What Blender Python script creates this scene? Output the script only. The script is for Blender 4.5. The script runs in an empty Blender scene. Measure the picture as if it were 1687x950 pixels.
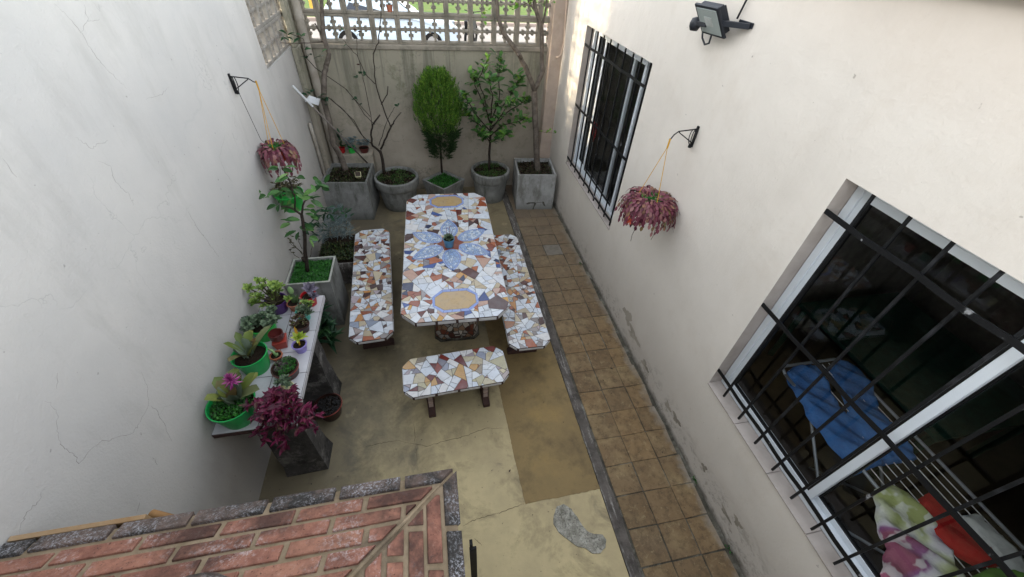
import bpy, math, random
import numpy as np
from mathutils import Vector, Matrix, Quaternion
PI = math.pi
R = math.radians
rnd = random.Random(7)
S = bpy.context.scene
COL = S.collection

# ------------------------------------------------------------------ camera
H = 3.4
CM = Matrix(((0.98084574, -0.18759586, 0.05243491),
             (-0.08888466, -0.67058871, -0.7364851),
             (0.17332381, 0.71771761, -0.67441848)))
FP = 651.585
cam = bpy.data.cameras.new('camera'); camo = bpy.data.objects.new('camera', cam); COL.objects.link(camo)
cr = Matrix((CM[0], -CM[1], -CM[2])).transposed()
camo.matrix_world = Matrix.Translation((0, 0, H)) @ cr.to_4x4()
cam.sensor_width = 36; cam.lens = FP / 1687 * 36; cam.clip_start = 0.03; cam.clip_end = 900
S.camera = camo
# ------------------------------------------------------------------ sky and sun
SUN_EL = 13.5
w = bpy.data.worlds.new('World'); S.world = w; w.use_nodes = True
nt = w.node_tree; nt.nodes.clear()
sk = nt.nodes.new('ShaderNodeTexSky'); sk.sky_type = 'NISHITA'; sk.sun_disc = False
sk.sun_elevation = R(SUN_EL); sk.sun_rotation = R(273); sk.air_density = 1.0; sk.dust_density = 1.6; sk.ozone_density = 0.6
bg = nt.nodes.new('ShaderNodeBackground'); bg.inputs[1].default_value = 0.15
ou = nt.nodes.new('ShaderNodeOutputWorld'); hs = nt.nodes.new('ShaderNodeHueSaturation'); hs.inputs['Saturation'].default_value = .27; nt.links.new(sk.outputs[0], hs.inputs['Color']); nt.links.new(hs.outputs[0], bg.inputs[0]); nt.links.new(bg.outputs[0], ou.inputs[0])
sl = bpy.data.lights.new('sun', 'SUN'); sl.energy = 1.5; sl.angle = R(2); sl.color = (1.0, 0.80, 0.52)
so = bpy.data.objects.new('sun', sl); COL.objects.link(so)
SUN_AZ = R(177)          # light comes from -X
sd = Vector((math.cos(SUN_AZ) * math.cos(R(SUN_EL)), math.sin(SUN_AZ) * math.cos(R(SUN_EL)), math.sin(R(SUN_EL))))
so.rotation_euler = sd.to_track_quat('Z', 'Y').to_euler()
S.view_settings.view_transform = 'Standard'; S.view_settings.look = 'None'; S.view_settings.gamma = 1
S.view_settings.exposure = 3.02
S.render.engine = 'CYCLES'
S.cycles.max_bounces = 8

# ------------------------------------------------------------------ measuring helpers
def _ray(u, v): return CM.transposed() @ Vector((u - 843.5, v - 475, FP))
def pz(u, v, z):
    d = _ray(u, v); t = (z - H) / d.z; return Vector((d.x * t, d.y * t, z))
def px(u, v, x):
    d = _ray(u, v); t = x / d.x; return Vector((x, d.y * t, H + d.z * t))
def py(u, v, y):
    d = _ray(u, v); t = y / d.y; return Vector((d.x * t, y, H + d.z * t))

# ------------------------------------------------------------------ materials
def lin(c):
    if isinstance(c, str):
        c = c.lstrip('#'); c = [int(c[i:i + 2], 16) / 255 for i in (0, 2, 4)]
        return tuple(((x / 12.92) if x <= 0.04045 else ((x + 0.055) / 1.055) ** 2.4) for x in c) + (1,)
    return tuple(c) + (1,) if len(c) == 3 else tuple(c)
class NM:
    def __init__(s, name):
        s.m = bpy.data.materials.new(name); s.m.use_nodes = True; s.t = s.m.node_tree; s.t.nodes.clear()
        s.out = s.n('OutputMaterial'); s.b = s.n('BsdfPrincipled'); s.l(s.b.outputs[0], s.out.inputs[0])
        s._pos = None
    def n(s, t): return s.t.nodes.new('ShaderNode' + t)
    def l(s, a, b): s.t.links.new(a, b)
    def pos(s, scale=(1, 1, 1)):
        if s._pos is None: s._pos = s.n('NewGeometry').outputs['Position']
        if scale == (1, 1, 1): return s._pos
        mp = s.n('VectorMath'); mp.operation = 'MULTIPLY'; s.l(s._pos, mp.inputs[0]); mp.inputs[1].default_value = scale
        return mp.outputs[0]
    def noise(s, sc, det=4, rough=.6, scale=(1, 1, 1), dist=0, vec=None):
        n = s.n('TexNoise'); n.inputs['Scale'].default_value = sc; n.inputs['Detail'].default_value = det
        n.inputs['Roughness'].default_value = rough; n.inputs['Distortion'].default_value = dist
        s.l(vec or s.pos(scale), n.inputs['Vector']); return n.outputs[0]
    def ramp(s, f, stops, interp='LINEAR'):
        r = s.n('ValToRGB'); r.color_ramp.interpolation = interp; e = r.color_ramp.elements
        while len(e) < len(stops): e.new(0.5)
        for i, (p, c) in enumerate(stops):
            e[i].position = p; e[i].color = (c, c, c, 1) if isinstance(c, (int, float)) else lin(c)
        s.l(f, r.inputs[0]); return r.outputs[0]
    def mix(s, f, a, b, mode='MIX'):
        m = s.n('Mix'); m.data_type = 'RGBA'; m.blend_type = mode
        for i, v in ((0, f), (6, a), (7, b)):
            if isinstance(v, (int, float)): m.inputs[i].default_value = v
            elif isinstance(v, (tuple, list, str)): m.inputs[i].default_value = lin(v)
            else: s.l(v, m.inputs[i])
        return m.outputs[2]
    def math(s, op, a, b=None):
        m = s.n('Math'); m.operation = op
        for i, v in enumerate((a, b)):
            if v is None: continue
            if isinstance(v, (int, float)): m.inputs[i].default_value = v
            else: s.l(v, m.inputs[i])
        return m.outputs[0]
    def sep(s):
        x = s.n('SeparateXYZ'); s.l(s.pos(), x.inputs[0]); return x.outputs
    def cracks(s, sc, width=.02, warp=.25, mask=None):
        nz = s.n('TexNoise'); nz.inputs['Scale'].default_value = sc * 2.2; nz.inputs['Detail'].default_value = 5; s.l(s.pos(), nz.inputs['Vector'])
        ad = s.n('VectorMath'); ad.operation = 'MULTIPLY_ADD'; s.l(nz.outputs[1], ad.inputs[0]); ad.inputs[1].default_value = (warp * 2,) * 3; s.l(s.pos(), ad.inputs[2])
        v = s.n('TexVoronoi'); v.feature = 'DISTANCE_TO_EDGE'; v.inputs['Scale'].default_value = sc; s.l(ad.outputs[0], v.inputs['Vector'])
        f = s.ramp(v.outputs[0], [(0, 1), (width, 0)])
        if mask is not None: f = s.math('MULTIPLY', f, mask)
        return f
    def col(s, c):
        if isinstance(c, (tuple, list, str)): s.b.inputs['Base Color'].default_value = lin(c)
        else: s.l(c, s.b.inputs['Base Color'])
    def set(s, rough=.6, spec=.5, metal=0, **k):
        if isinstance(rough, (int, float)): s.b.inputs['Roughness'].default_value = rough
        else: s.l(rough, s.b.inputs['Roughness'])
        s.b.inputs['Specular IOR Level'].default_value = spec; s.b.inputs['Metallic'].default_value = metal
        for a, v in k.items(): s.b.inputs[a.replace('_', ' ')].default_value = v
        return s.m
    def bump(s, h, strength=.3, dist=.01):
        b = s.n('Bump'); b.inputs['Strength'].default_value = strength; b.inputs['Distance'].default_value = dist
        s.l(h, b.inputs['Height']); s.l(b.outputs[0], s.b.inputs['Normal'])
    def rand(s):
        return s.n('NewGeometry').outputs['Random Per Island']

def simple(name, c1, c2=None, rough=.5, spec=.4, metal=0, sc=14, bump=.15, bsc=60, bd=.003, grime=None, **k):
    m = NM(name); c = c1
    if c2: c = m.mix(m.ramp(m.noise(sc, 4), [(.35, 0), (.65, 1)]), c1, c2)
    if grime: c = m.mix(m.ramp(m.noise(sc * .37, 6, .7), [(.5, 0), (.72, 1)]), c, grime)
    m.col(c)
    if bump: m.bump(m.noise(bsc, 3), bump, bd)
    return m.set(rough, spec, metal, **k)

def leafmat(name, stops, rough=.45, spec=.35, sub=.0, trans=.25):
    m = NM(name); c = m.ramp(m.rand(), stops)
    n = m.noise(30, 2); c = m.mix(m.ramp(n, [(.3, 0), (.7, .35)]), c, stops[0][1]); m.col(c)
    m.set(rough, spec)
    if trans:
        t = m.n('BsdfTranslucent'); m.l(c, t.inputs[0]); mx = m.n('MixShader'); mx.inputs[0].default_value = trans
        m.l(m.b.outputs[0], mx.inputs[1]); m.l(t.outputs[0], mx.inputs[2]); m.l(mx.outputs[0], m.out.inputs[0])
    return m.m

M = {}
# left plaster wall
m = NM('plaster_grey_white'); n1 = m.noise(1.1, 7, .62); c = m.mix(m.ramp(n1, [(.3, 0), (.7, 1)]), '#adaba8', '#bbb8b3')
c = m.mix(m.ramp(m.noise(2.3, 8, .72, (1, 1, .35)), [(.52, 0), (.7, .5)]), c, '#9d9a95')
c = m.mix(m.math('MULTIPLY', m.cracks(1.3, .004, .3, m.ramp(m.noise(1.1, 2), [(.52, 0), (.58, 1)])), .32), c, '#777774')
c = m.mix(m.math('MULTIPLY', m.cracks(.75, .012, .4, m.ramp(m.noise(1.7, 3), [(.54, 0), (.64, .5)])), .22), c, '#84898a')
sp = m.ramp(m.noise(26, 2, .5), [(.74, 0), (.77, 1)]); c = m.mix(m.math('MULTIPLY', sp, .45), c, '#6c6b66')
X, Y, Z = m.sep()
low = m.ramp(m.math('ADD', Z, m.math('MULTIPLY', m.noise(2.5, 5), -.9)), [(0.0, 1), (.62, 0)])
c = m.mix(m.math('MULTIPLY', low, .28), c, '#7d776e')  # light falloff towards the wall base, put into the colour
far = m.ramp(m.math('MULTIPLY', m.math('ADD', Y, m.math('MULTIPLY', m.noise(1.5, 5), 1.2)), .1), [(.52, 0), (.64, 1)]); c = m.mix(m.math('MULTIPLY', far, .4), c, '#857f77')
m.col(c); h = m.math('ADD', m.noise(3.5, 7, .62), m.math('MULTIPLY', m.noise(75, 3, .7), .34)); m.bump(h, .42, .016); M['wallL'] = m.set(.85, .2)
# right plaster wall
m = NM('plaster_cream'); n1 = m.noise(1.0, 6, .6); c = m.mix(m.ramp(n1, [(.35, 0), (.65, 1)]), '#cac4bb', '#d2ccc3')
c = m.mix(m.ramp(m.noise(2.8, 7, .7), [(.5, 0), (.75, .4)]), c, '#bfb5a8'); c = m.mix(m.math('MULTIPLY', m.ramp(m.noise(4, 6, .7, (1, 1, .16)), [(.54, 0), (.7, 1)]), .09), c, '#a8a198'); c = m.mix(m.math('MULTIPLY', m.ramp(m.noise(24, 2, .5), [(.76, 0), (.78, 1)]), .5), c, '#77716a')
X, Y, Z = m.sep()
zz = m.math('ADD', Z, m.math('MULTIPLY', m.noise(4.5, 7, .7), -.75)); band = m.ramp(zz, [(-.22, 1), (.12, 0)])
pb_ = m.n('MapRange'); pb_.inputs[1].default_value = .34; pb_.inputs[2].default_value = -.02; m.l(m.math('ADD', Z, m.math('MULTIPLY', m.math('SUBTRACT', m.noise(2.2, 4), .5), .7)), pb_.inputs[0])
peel = m.math('MULTIPLY', pb_.outputs[0], m.ramp(m.noise(16, 8, .8, (1, .7, 1)), [(.52, 0), (.56, 1)]))
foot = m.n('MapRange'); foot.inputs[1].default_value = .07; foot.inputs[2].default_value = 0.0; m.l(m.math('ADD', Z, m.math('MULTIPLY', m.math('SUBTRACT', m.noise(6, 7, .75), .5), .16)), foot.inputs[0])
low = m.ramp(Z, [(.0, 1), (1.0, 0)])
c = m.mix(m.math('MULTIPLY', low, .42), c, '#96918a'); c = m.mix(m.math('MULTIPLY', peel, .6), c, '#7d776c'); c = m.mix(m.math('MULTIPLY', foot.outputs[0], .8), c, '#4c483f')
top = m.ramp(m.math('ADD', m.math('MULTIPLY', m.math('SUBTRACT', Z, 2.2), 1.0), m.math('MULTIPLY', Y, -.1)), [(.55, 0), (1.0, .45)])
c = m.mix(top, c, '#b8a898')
m.col(c); h = m.math('ADD', m.noise(2.2, 6, .55), m.math('MULTIPLY', m.noise(60, 3), .1)); h = m.math('SUBTRACT', h, m.math('MULTIPLY', peel, .25)); m.bump(h, .55, .03); M['wallR'] = m.set(.85, .2)
M['tan'] = simple('plaster_tan', '#b3a294', '#a39488', .85, .2, sc=5, bump=.3, bsc=20, bd=.01, grime='#938475')
M['reveal'] = simple('plaster_reveal', '#a8a09a', '#989089', .85, .2, sc=5, bump=.2, bsc=30)
# back wall
m = NM('weathered_render'); n1 = m.noise(1.6, 7, .65); X, Y, Z = m.sep()
c = m.mix(m.ramp(n1, [(.35, 0), (.68, 1)]), '#928a7d', '#a89f91')
zz = m.math('ADD', Z, m.math('MULTIPLY', m.noise(2.2, 6, .7), 1.1)); up = m.ramp(m.math('MULTIPLY', zz, .3), [(.50, 0), (.68, 1)])
c = m.mix(m.math('MULTIPLY', up, .7), c, '#8b8878'); dr = m.ramp(m.noise(7, 5, .7, (1, 1, .05)), [(.5, 0), (.62, 1)]); c = m.mix(m.math('MULTIPLY', m.math('MULTIPLY', m.ramp(m.noise(5, 8, .78), [(.5, 0), (.6, 1)]), m.ramp(m.noise(1.2, 4), [(.4, 0), (.6, 1)])), .55), c, '#5a5d45')
c = m.mix(m.math('MULTIPLY', m.math('MULTIPLY', dr, m.ramp(m.math('MULTIPLY', Z, .33), [(.3, 0), (.62, 1)])), .6), c, '#57564c')
c = m.mix(m.math('MULTIPLY', m.cracks(1.8, .012, .3, m.ramp(m.noise(1.7, 2), [(.47, 0), (.56, 1)])), .5), c, '#5b5a52')
c = m.mix(m.ramp(m.noise(14, 6, .7), [(.62, 0), (.75, .7)]), c, '#66655a')
m.col(c); m.bump(m.math('ADD', m.noise(4, 6, .6), m.math('MULTIPLY', m.noise(50, 3), .3)), .5, .02); M['wallB'] = m.set(.9, .15)
M['block'] = simple('block_concrete', '#7d776c', '#8f887c', .9, .15, sc=9, bump=.4, bsc=60, bd=.006, grime='#5f5c52')
M['blockL'] = simple('block_concrete_pale', '#918d86', '#7c7770', .9, .15, sc=9, bump=.4, bsc=60, bd=.006, grime='#77736b')
# patio floor
m = NM('stained_screed'); c = m.mix(m.ramp(m.noise(1.3, 8, .66), [(.36, 0), (.62, 1)]), '#a79977', '#c3b48b')
c = m.mix(m.ramp(m.noise(2.6, 7, .7, dist=.4), [(.5, 0), (.66, .75)]), c, '#766c56')
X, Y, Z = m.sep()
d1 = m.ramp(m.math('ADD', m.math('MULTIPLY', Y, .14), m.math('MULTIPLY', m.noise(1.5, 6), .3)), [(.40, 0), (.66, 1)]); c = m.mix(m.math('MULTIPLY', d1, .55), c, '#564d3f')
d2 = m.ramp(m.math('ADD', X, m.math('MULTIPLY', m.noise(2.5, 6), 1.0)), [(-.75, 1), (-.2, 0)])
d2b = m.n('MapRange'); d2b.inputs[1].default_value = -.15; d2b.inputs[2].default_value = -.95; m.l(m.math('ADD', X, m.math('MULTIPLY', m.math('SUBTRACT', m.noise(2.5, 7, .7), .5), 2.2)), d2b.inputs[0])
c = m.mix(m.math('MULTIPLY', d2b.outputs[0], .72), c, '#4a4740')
blot = m.math('MULTIPLY', m.ramp(m.noise(1.9, 8, .62, dist=.8), [(.57, 0), (.66, 1)]), m.ramp(m.noise(9, 5, .6), [(.3, .5), (.6, 1)])); c = m.mix(m.math('MULTIPLY', blot, .7), c, '#55524a'); b3 = m.n('MapRange'); b3.inputs[1].default_value = 1.25; b3.inputs[2].default_value = 2.9; m.l(m.math('ADD', Y, m.math('MULTIPLY', m.math('SUBTRACT', m.noise(1.7, 7, .7), .5), 2.6)), b3.inputs[0]); c = m.mix(m.math('MULTIPLY', b3.outputs[0], .33), c, '#5a5140')  # stain blots, then b3: shade around the table painted into the floor colour
c = m.mix(m.ramp(m.noise(3.4, 5, .6), [(.6, 0), (.75, .5)]), c, '#c6b891')
c = m.mix(m.ramp(m.noise(38, 3, .6), [(.68, 0), (.72, .8)]), c, '#3b382f')
m.col(c); m.bump(m.math('ADD', m.noise(6, 6, .6), m.math('MULTIPLY', m.noise(90, 3), .3)), .35, .008); M['floor'] = m.set(m.ramp(m.noise(2.6, 5), [(.3, .5), (.7, .85)]), .3)
def patchmat(nm, a, b, dk, lt):
    m = NM(nm); c = m.mix(m.ramp(m.noise(2.2, 8, .68), [(.33, 0), (.66, 1)]), a, b)
    c = m.mix(m.ramp(m.noise(3.1, 7, .7), [(.5, 0), (.68, .75)]), c, dk); c = m.mix(m.ramp(m.noise(1.7, 5, .6), [(.56, 0), (.7, .6)]), c, lt)
    c = m.mix(m.ramp(m.noise(60, 3, .6), [(.63, 0), (.72, .5)]), c, dk)
    m.col(c); m.bump(m.math('ADD', m.noise(8, 6, .6), m.math('MULTIPLY', m.noise(110, 3), .4)), .4, .006); return m.set(.75, .3)
M['ochre'] = patchmat('ochre_screed', '#7c6a4a', '#8b7750', '#5b4f3b', '#998150')
M['cempatch'] = patchmat('pale_cement', '#8b897f', '#a3a198', '#56554d', '#b5b3ab')
M['pale_screed'] = patchmat('pale_screed', '#9d926f', '#a89d7b', '#7b725b', '#b3a885')
M['kerb'] = patchmat('gutter_cement', '#514e4a', '#5c5854', '#393632', '#908d88')
m = NM('mottled_cement'); c = m.mix(m.ramp(m.noise(16, 8, .75), [(.38, 0), (.6, 1)]), '#77756b', '#a9a79d'); c = m.mix(m.ramp(m.noise(70, 4, .7), [(.52, 0), (.62, .75)]), c, '#54524b')
c = m.mix(m.math('MULTIPLY', m.cracks(11, .03, .05), .55), c, '#55534c'); m.col(c); m.bump(m.noise(60, 6, .7), .7, .006); M['cempatch'] = m.set(.9, .15)
m = NM('worn_gutter_cement'); c = m.mix(m.ramp(m.noise(6, 8, .75), [(.38, 0), (.62, 1)]), '#46423f', '#65605b'); st = m.math('MULTIPLY', m.ramp(m.noise(9, 8, .75, (2.5, .35, 1)), [(.53, 0), (.6, 1)]), m.ramp(m.noise(60, 4, .7), [(.4, .3), (.6, 1)])); c = m.mix(m.math('MULTIPLY', st, .75), c, '#a3a09b')
c = m.mix(m.ramp(m.noise(30, 5, .7), [(.62, 0), (.7, .7)]), c, '#2b2927'); m.col(c); m.bump(m.noise(40, 6, .7), .7, .006); M['kerb'] = m.set(.9, .15)
M['greytile'] = simple('grey_replacement_tile', '#6b665e', '#7c766c', .85, .2, sc=12)
M['grout'] = simple('dark_grout', '#58554c', '#3b3933', .9, .1, grime='#87857c')
m = NM('clay_floor_tile'); c = m.ramp(m.rand(), [(0, '#69563e'), (.35, '#77644a'), (.7, '#80694a'), (1, '#6c5b45')])
c = m.mix(m.ramp(m.noise(5, 7, .7), [(.4, 0), (.7, .6)]), c, '#6b5539'); c = m.mix(m.ramp(m.noise(2.6, 6, .6), [(.5, 0), (.68, .5)]), c, '#9a8763')
c = m.mix(m.ramp(m.noise(14, 8, .78), [(.46, 0), (.62, .65)]), c, '#4a3d2c'); c = m.mix(m.ramp(m.noise(26, 7, .7, (1, 1, 1), .6), [(.57, 0), (.66, .45)]), c, '#9c8d6c'); c = m.mix(m.ramp(m.noise(55, 3), [(.66, 0), (.72, .7)]), c, '#3e3425')
X, Y, Z = m.sep(); sx = m.ramp(m.math('ADD', X, m.math('MULTIPLY', m.noise(7, 6, .7), .35)), [(0, 0), (1, 0)])
mr = m.n('MapRange'); mr.inputs[1].default_value = 2.02; mr.inputs[2].default_value = 2.14; m.l(m.math('ADD', X, m.math('MULTIPLY', m.noise(6, 6, .7), .3)), mr.inputs[0])
c = m.mix(m.math('MULTIPLY', mr.outputs[0], .8), c, '#8c8880')
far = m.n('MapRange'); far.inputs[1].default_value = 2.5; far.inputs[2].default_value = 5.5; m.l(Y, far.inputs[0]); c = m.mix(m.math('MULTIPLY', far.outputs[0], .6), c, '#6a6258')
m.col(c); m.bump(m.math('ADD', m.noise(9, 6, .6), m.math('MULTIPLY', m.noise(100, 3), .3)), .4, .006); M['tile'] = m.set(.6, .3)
# mosaic
m = NM('mosaic_tiles'); at = m.n('Attribute'); at.attribute_name = 'Col'; c = m.mix(m.ramp(m.noise(28, 6, .75, dist=.3), [(.5, 0), (.78, .42)]), at.outputs[0], (.15, .10, .08), 'MULTIPLY')
c2 = m.mix(m.ramp(m.noise(9, 3), [(.4, 0), (.7, .18)]), c, '#8d9096'); m.col(c2); m.bump(m.noise(40, 2), .05, .003); M['mosaic'] = m.set(.22, .5)
M['mgrout'] = simple('mosaic_grout', '#57534e', '#3a3733', .9, .15)
M['slabside'] = simple('red_brown_cement', '#4c3834', '#3c2d2a', .8, .2, sc=20)
M['striptile'] = simple('white_strip_tile', '#c3c3c2', '#a9a8a7', .3, .5, sc=8)
M['smalltile'] = simple('mauve_small_tile', '#b3a29b', '#8f7f79', .4, .4, sc=12)
m = NM('dark_mosaic_pedestal')
v = m.n('TexVoronoi'); v.inputs['Scale'].default_value = 16; m.l(m.pos(), v.inputs['Vector']); v2 = m.n('TexVoronoi'); v2.feature = 'DISTANCE_TO_EDGE'; v2.inputs['Scale'].default_value = 16; m.l(m.pos(), v2.inputs['Vector'])
sc_ = m.n('SeparateColor'); m.l(v.outputs['Color'], sc_.inputs[0])
c = m.ramp(sc_.outputs[0], [(0, '#8f8b86'), (.22, '#6e3c2c'), (.38, '#b5aea3'), (.52, '#2a2d45'), (.62, '#8b6f58'), (.74, '#a8a49e'), (.86, '#4a2a24'), (.94, '#9a958e')], 'CONSTANT')
c = m.mix(m.ramp(v2.outputs[0], [(.045, 1), (.06, 0)]), c, '#3a3530'); m.col(c); m.bump(m.ramp(v2.outputs[0], [(.03, 0), (.06, 1)]), .4, .004); M['pedestal'] = m.set(.4, .4)
# brick hood
m = NM('red_brick'); c = m.ramp(m.rand(), [(0, '#7e584b'), (.35, '#936857'), (.7, '#8a6052'), (1, '#9c735f')])
c = m.mix(m.ramp(m.noise(22, 5, .7), [(.42, 0), (.7, .6)]), c, '#54352f'); X, Y, Z = m.sep(); c = m.mix(m.ramp(m.noise(120, 3, .6), [(.62, 0), (.7, .8)]), c, '#2c2220'); c = m.mix(m.ramp(m.noise(70, 4, .6), [(.6, 0), (.72, .5)]), c, '#a08478')
lich = m.ramp(m.noise(75, 5, .8), [(.5, 0), (.58, 1)]); big = m.ramp(m.noise(4.2, 7, .7), [(.49, 0), (.6, 1)]); c = m.mix(m.math('MULTIPLY', m.math('MULTIPLY', lich, big), .7), c, '#b1a9a8')
c = m.mix(m.math('MULTIPLY', m.ramp(m.noise(2.4, 6, .7), [(.5, 0), (.62, 1)]), .75), c, '#332b29')
m.col(c); m.bump(m.math('ADD', m.noise(30, 5, .7), m.math('MULTIPLY', m.noise(150, 3), .4)), .7, .005); M['brick'] = m.set(.9, .15)
m = NM('lichen_edge_brick'); c = m.mix(m.ramp(m.noise(5, 6, .7), [(.45, 0), (.62, 1)]), '#383634', '#665851')
c = m.mix(m.math('MULTIPLY', m.ramp(m.noise(110, 5, .85), [(.5, 0), (.58, 1)]), m.ramp(m.noise(7, 6, .75), [(.42, .0), (.6, 1)])), c, '#96969a')
m.col(c); m.bump(m.math('ADD', m.noise(30, 5, .7), m.noise(150, 3)), .8, .006); M['brickedge'] = m.set(.95, .1)
M['mortar'] = simple('sand_mortar', '#8f7f6a', '#776955', .95, .1, sc=12, bump=.6, bsc=120, bd=.005, grime='#5a5044')
M['soot'] = simple('sooty_brick', '#3b3330', '#2a2624', .95, .1)
M['cement'] = simple('planter_cement', '#8a8b8b', '#777877', .85, .2, sc=5, bump=.3, bsc=40, bd=.006, grime='#5f6159')
M['cementpale'] = simple('planter_cement_pale', '#a3a4a5', '#8f9090', .85, .2, sc=5, bump=.3, bsc=40, bd=.006, grime='#777870')
for _n, _a, _b, _d in (('cement', '#8c8d8b', '#70716e', '#4c4e46'), ('cementpale', '#a5a6a5', '#8a8b89', '#66665f')):
    m = NM('stained_' + _n); c = m.mix(m.ramp(m.noise(5, 7, .7), [(.36, 0), (.64, 1)]), _a, _b); c = m.mix(m.math('MULTIPLY', m.ramp(m.noise(7, 7, .72, (1, 1, .35)), [(.5, 0), (.64, 1)]), .75), c, _d)
    c = m.mix(m.ramp(m.noise(40, 4, .7), [(.62, 0), (.72, .4)]), c, '#b5b5ae'); X, Y, Z = m.sep(); ft = m.n('MapRange'); ft.inputs[1].default_value = .14; ft.inputs[2].default_value = 0; m.l(m.math('ADD', Z, m.math('MULTIPLY', m.math('SUBTRACT', m.noise(5, 5), .5), .2)), ft.inputs[0]); c = m.mix(m.math('MULTIPLY', ft.outputs[0], .6), c, '#4a4b43')
    m.col(c); m.bump(m.math('ADD', m.noise(10, 6, .6), m.math('MULTIPLY', m.noise(80, 3), .4)), .5, .008); M[_n] = m.set(.88, .15)
M['crackfill'] = simple('grey_filler', '#5c5c55', '#4a4a44', .9, .1)
m = NM('painted_rim_cement'); M['rim'] = simple('rim_chalky', '#a9aba2', '#8e9088', .85, .2, sc=12, bump=.3)
m = NM('dark_slab'); c = m.mix(m.ramp(m.noise(4, 7, .7), [(.35, 0), (.65, 1)]), '#302f2f', '#565452'); c = m.mix(m.ramp(m.noise(7, 7, .75), [(.52, 0), (.64, .8)]), c, '#7f7d79')
m.col(c); m.bump(m.noise(12, 6, .7), .8, .02); M['darkslab'] = m.set(.9, .15)
M['soil'] = simple('dark_soil', '#2b231b', '#1d1813', .95, .1, sc=30, bump=1, bsc=90, bd=.01)
M['gravel'] = simple('wet_gravel', '#2c2b2b', '#1d1c1c', .7, .3, sc=30)
M['shelftile'] = simple('white_glazed_tile', '#bfbfc3', '#adadb1', .25, .5, sc=4, bump=.03, grime='#a3a2a0')
M['iron'] = simple('black_iron', '#0c0d0e', '#141517', .6, .25, sc=25, bump=.3, bsc=40, grime='#2c2d30')
m = NM('chipped_black_iron'); c = m.mix(m.ramp(m.noise(11, 5, .7), [(.63, 0), (.68, .7)]), '#0d0e10', '#9a9c9e'); m.col(c); m.bump(m.noise(35, 4), .5, .003); M['ironchip'] = m.set(.55, .3)
M['alu'] = simple('white_aluminium', '#c9d0d6', None, .3, .5, bump=0)
M['alugroove'] = simple('grey_aluminium', '#6d747a', None, .4, .5, bump=0)
M['gasket'] = simple('black_gasket', '#0b0b0c', None, .5, .4, bump=0)
m = NM('window_glass'); g = m.n('BsdfGlass'); g.inputs['IOR'].default_value = 1.45; g.inputs['Roughness'].default_value = 0; g.inputs['Color'].default_value = (.80, .83, .82, 1)
gl = m.n('BsdfGlossy'); gl.inputs['Roughness'].default_value = 0.0; gl.inputs['Color'].default_value = (.9, .95, 1, 1); tr = m.n('BsdfTransparent'); tr.inputs[0].default_value = (.84, .85, .85, 1)
lw = m.n('LayerWeight'); lw.inputs[0].default_value = .5; f5 = m.math('ADD', .035, m.math('MULTIPLY', m.math('POWER', lw.outputs['Facing'], 5), .9)); mx = m.n('MixShader'); m.l(f5, mx.inputs[0]); m.l(tr.outputs[0], mx.inputs[1]); m.l(gl.outputs[0], mx.inputs[2]); m.l(mx.outputs[0], m.out.inputs[0]); M['glass'] = m.m
M['intfloor'] = simple('interior_floor', '#4a3f33', '#382f26', .45, .3, sc=3)
M['intwall'] = simple('interior_wall', '#7a756c', '#6b665e', .9, .2)
M['intgreen'] = simple('green_cloth', '#1d4034', '#183529', .8, .2)
M['denim'] = simple('blue_denim', '#4374ae', '#345f96', .9, .1, sc=6, bump=.8, bsc=9, bd=.03)
M['red'] = simple('red_fabric', '#b02a28', '#961f20', .9, .1, sc=6, bump=.6, bsc=12, bd=.02)
M['whitecloth'] = simple('white_fabric', '#c6cbc8', '#aab0ae', .9, .1, sc=6, bump=.6, bsc=14, bd=.02)
M['greencloth'] = simple('green_fabric', '#5c8a3a', '#3f6b2c', .9, .1, sc=9)
m = NM('floral_fabric'); c = m.ramp(m.noise(4.2, 1, .4, dist=.5), [(0.33, '#98a268'), (.41, '#c9cfae'), (.47, '#d3d4d0'), (.53, '#c9c4cc'), (.58, '#8f5f8c'), (.66, '#94566c')]); c = m.mix(m.ramp(m.noise(9, 2), [(.52, 0), (.56, .6)]), c, '#d6d8d4'); m.col(c); m.bump(m.noise(9, 3), .8, .03); M['floral'] = m.set(.9, .1)
M['steel'] = simple('grey_tube', '#9aa1a6', None, .35, .5, metal=.3, bump=0)
M['pipe'] = simple('painted_pipe', '#a39c92', '#91897e', .6, .3, sc=6, bump=.1, grime='#7d766b')
M['white'] = simple('white_plastic', '#d3d5d6', '#bfc2c4', .4, .4, sc=8, bump=0)
M['wood'] = simple('worn_wood', '#8f6c45', '#745431', .7, .3, sc=9, bump=.3)
M['board'] = simple('yellowed_board', '#9a8468', '#84694a', .8, .2, sc=5, bump=.2)
M['poleg'] = simple('grey_wood_pole', '#77706a', '#5f5852', .8, .2, sc=12)
def plastic(n, a, b): M[n] = simple(n, a, b, .38, .45, sc=10, bump=.03)
plastic('green_plastic', '#1c9a4c', '#189046'); plastic('green_plastic_bright', '#2fae46', '#28a03e'); plastic('red_plastic', '#ab1a20', '#96151b')
plastic('orange_plastic', '#b5401f', '#a03a1c'); plastic('purple_plastic', '#4a2a66', '#3f2458'); plastic('lilac_plastic', '#9287c9', '#8579ba')
plastic('turquoise_plastic', '#4fa796', '#479a8a'); plastic('blue_plastic', '#4d7d9c', '#447390'); plastic('yellow_plastic', '#b6902a', '#a68323')
plastic('brown_plastic', '#3a211b', '#2f1a15'); plastic('cream_plastic', '#c9c69c', '#bbb88e'); plastic('maroon_glaze', '#5c2522', '#481c1a'); plastic('brick_plastic', '#9c3d33', '#8a342b')
M['terra'] = simple('terracotta', '#a5654d', '#91563f', .8, .2, sc=10, bump=.2, grime='#b58a78')
M['string'] = simple('yellow_string', '#c99a35', '#b58a2d', .8, .2)
M['wire'] = simple('dark_wire', '#27272a', None, .6, .3, bump=0)
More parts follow.
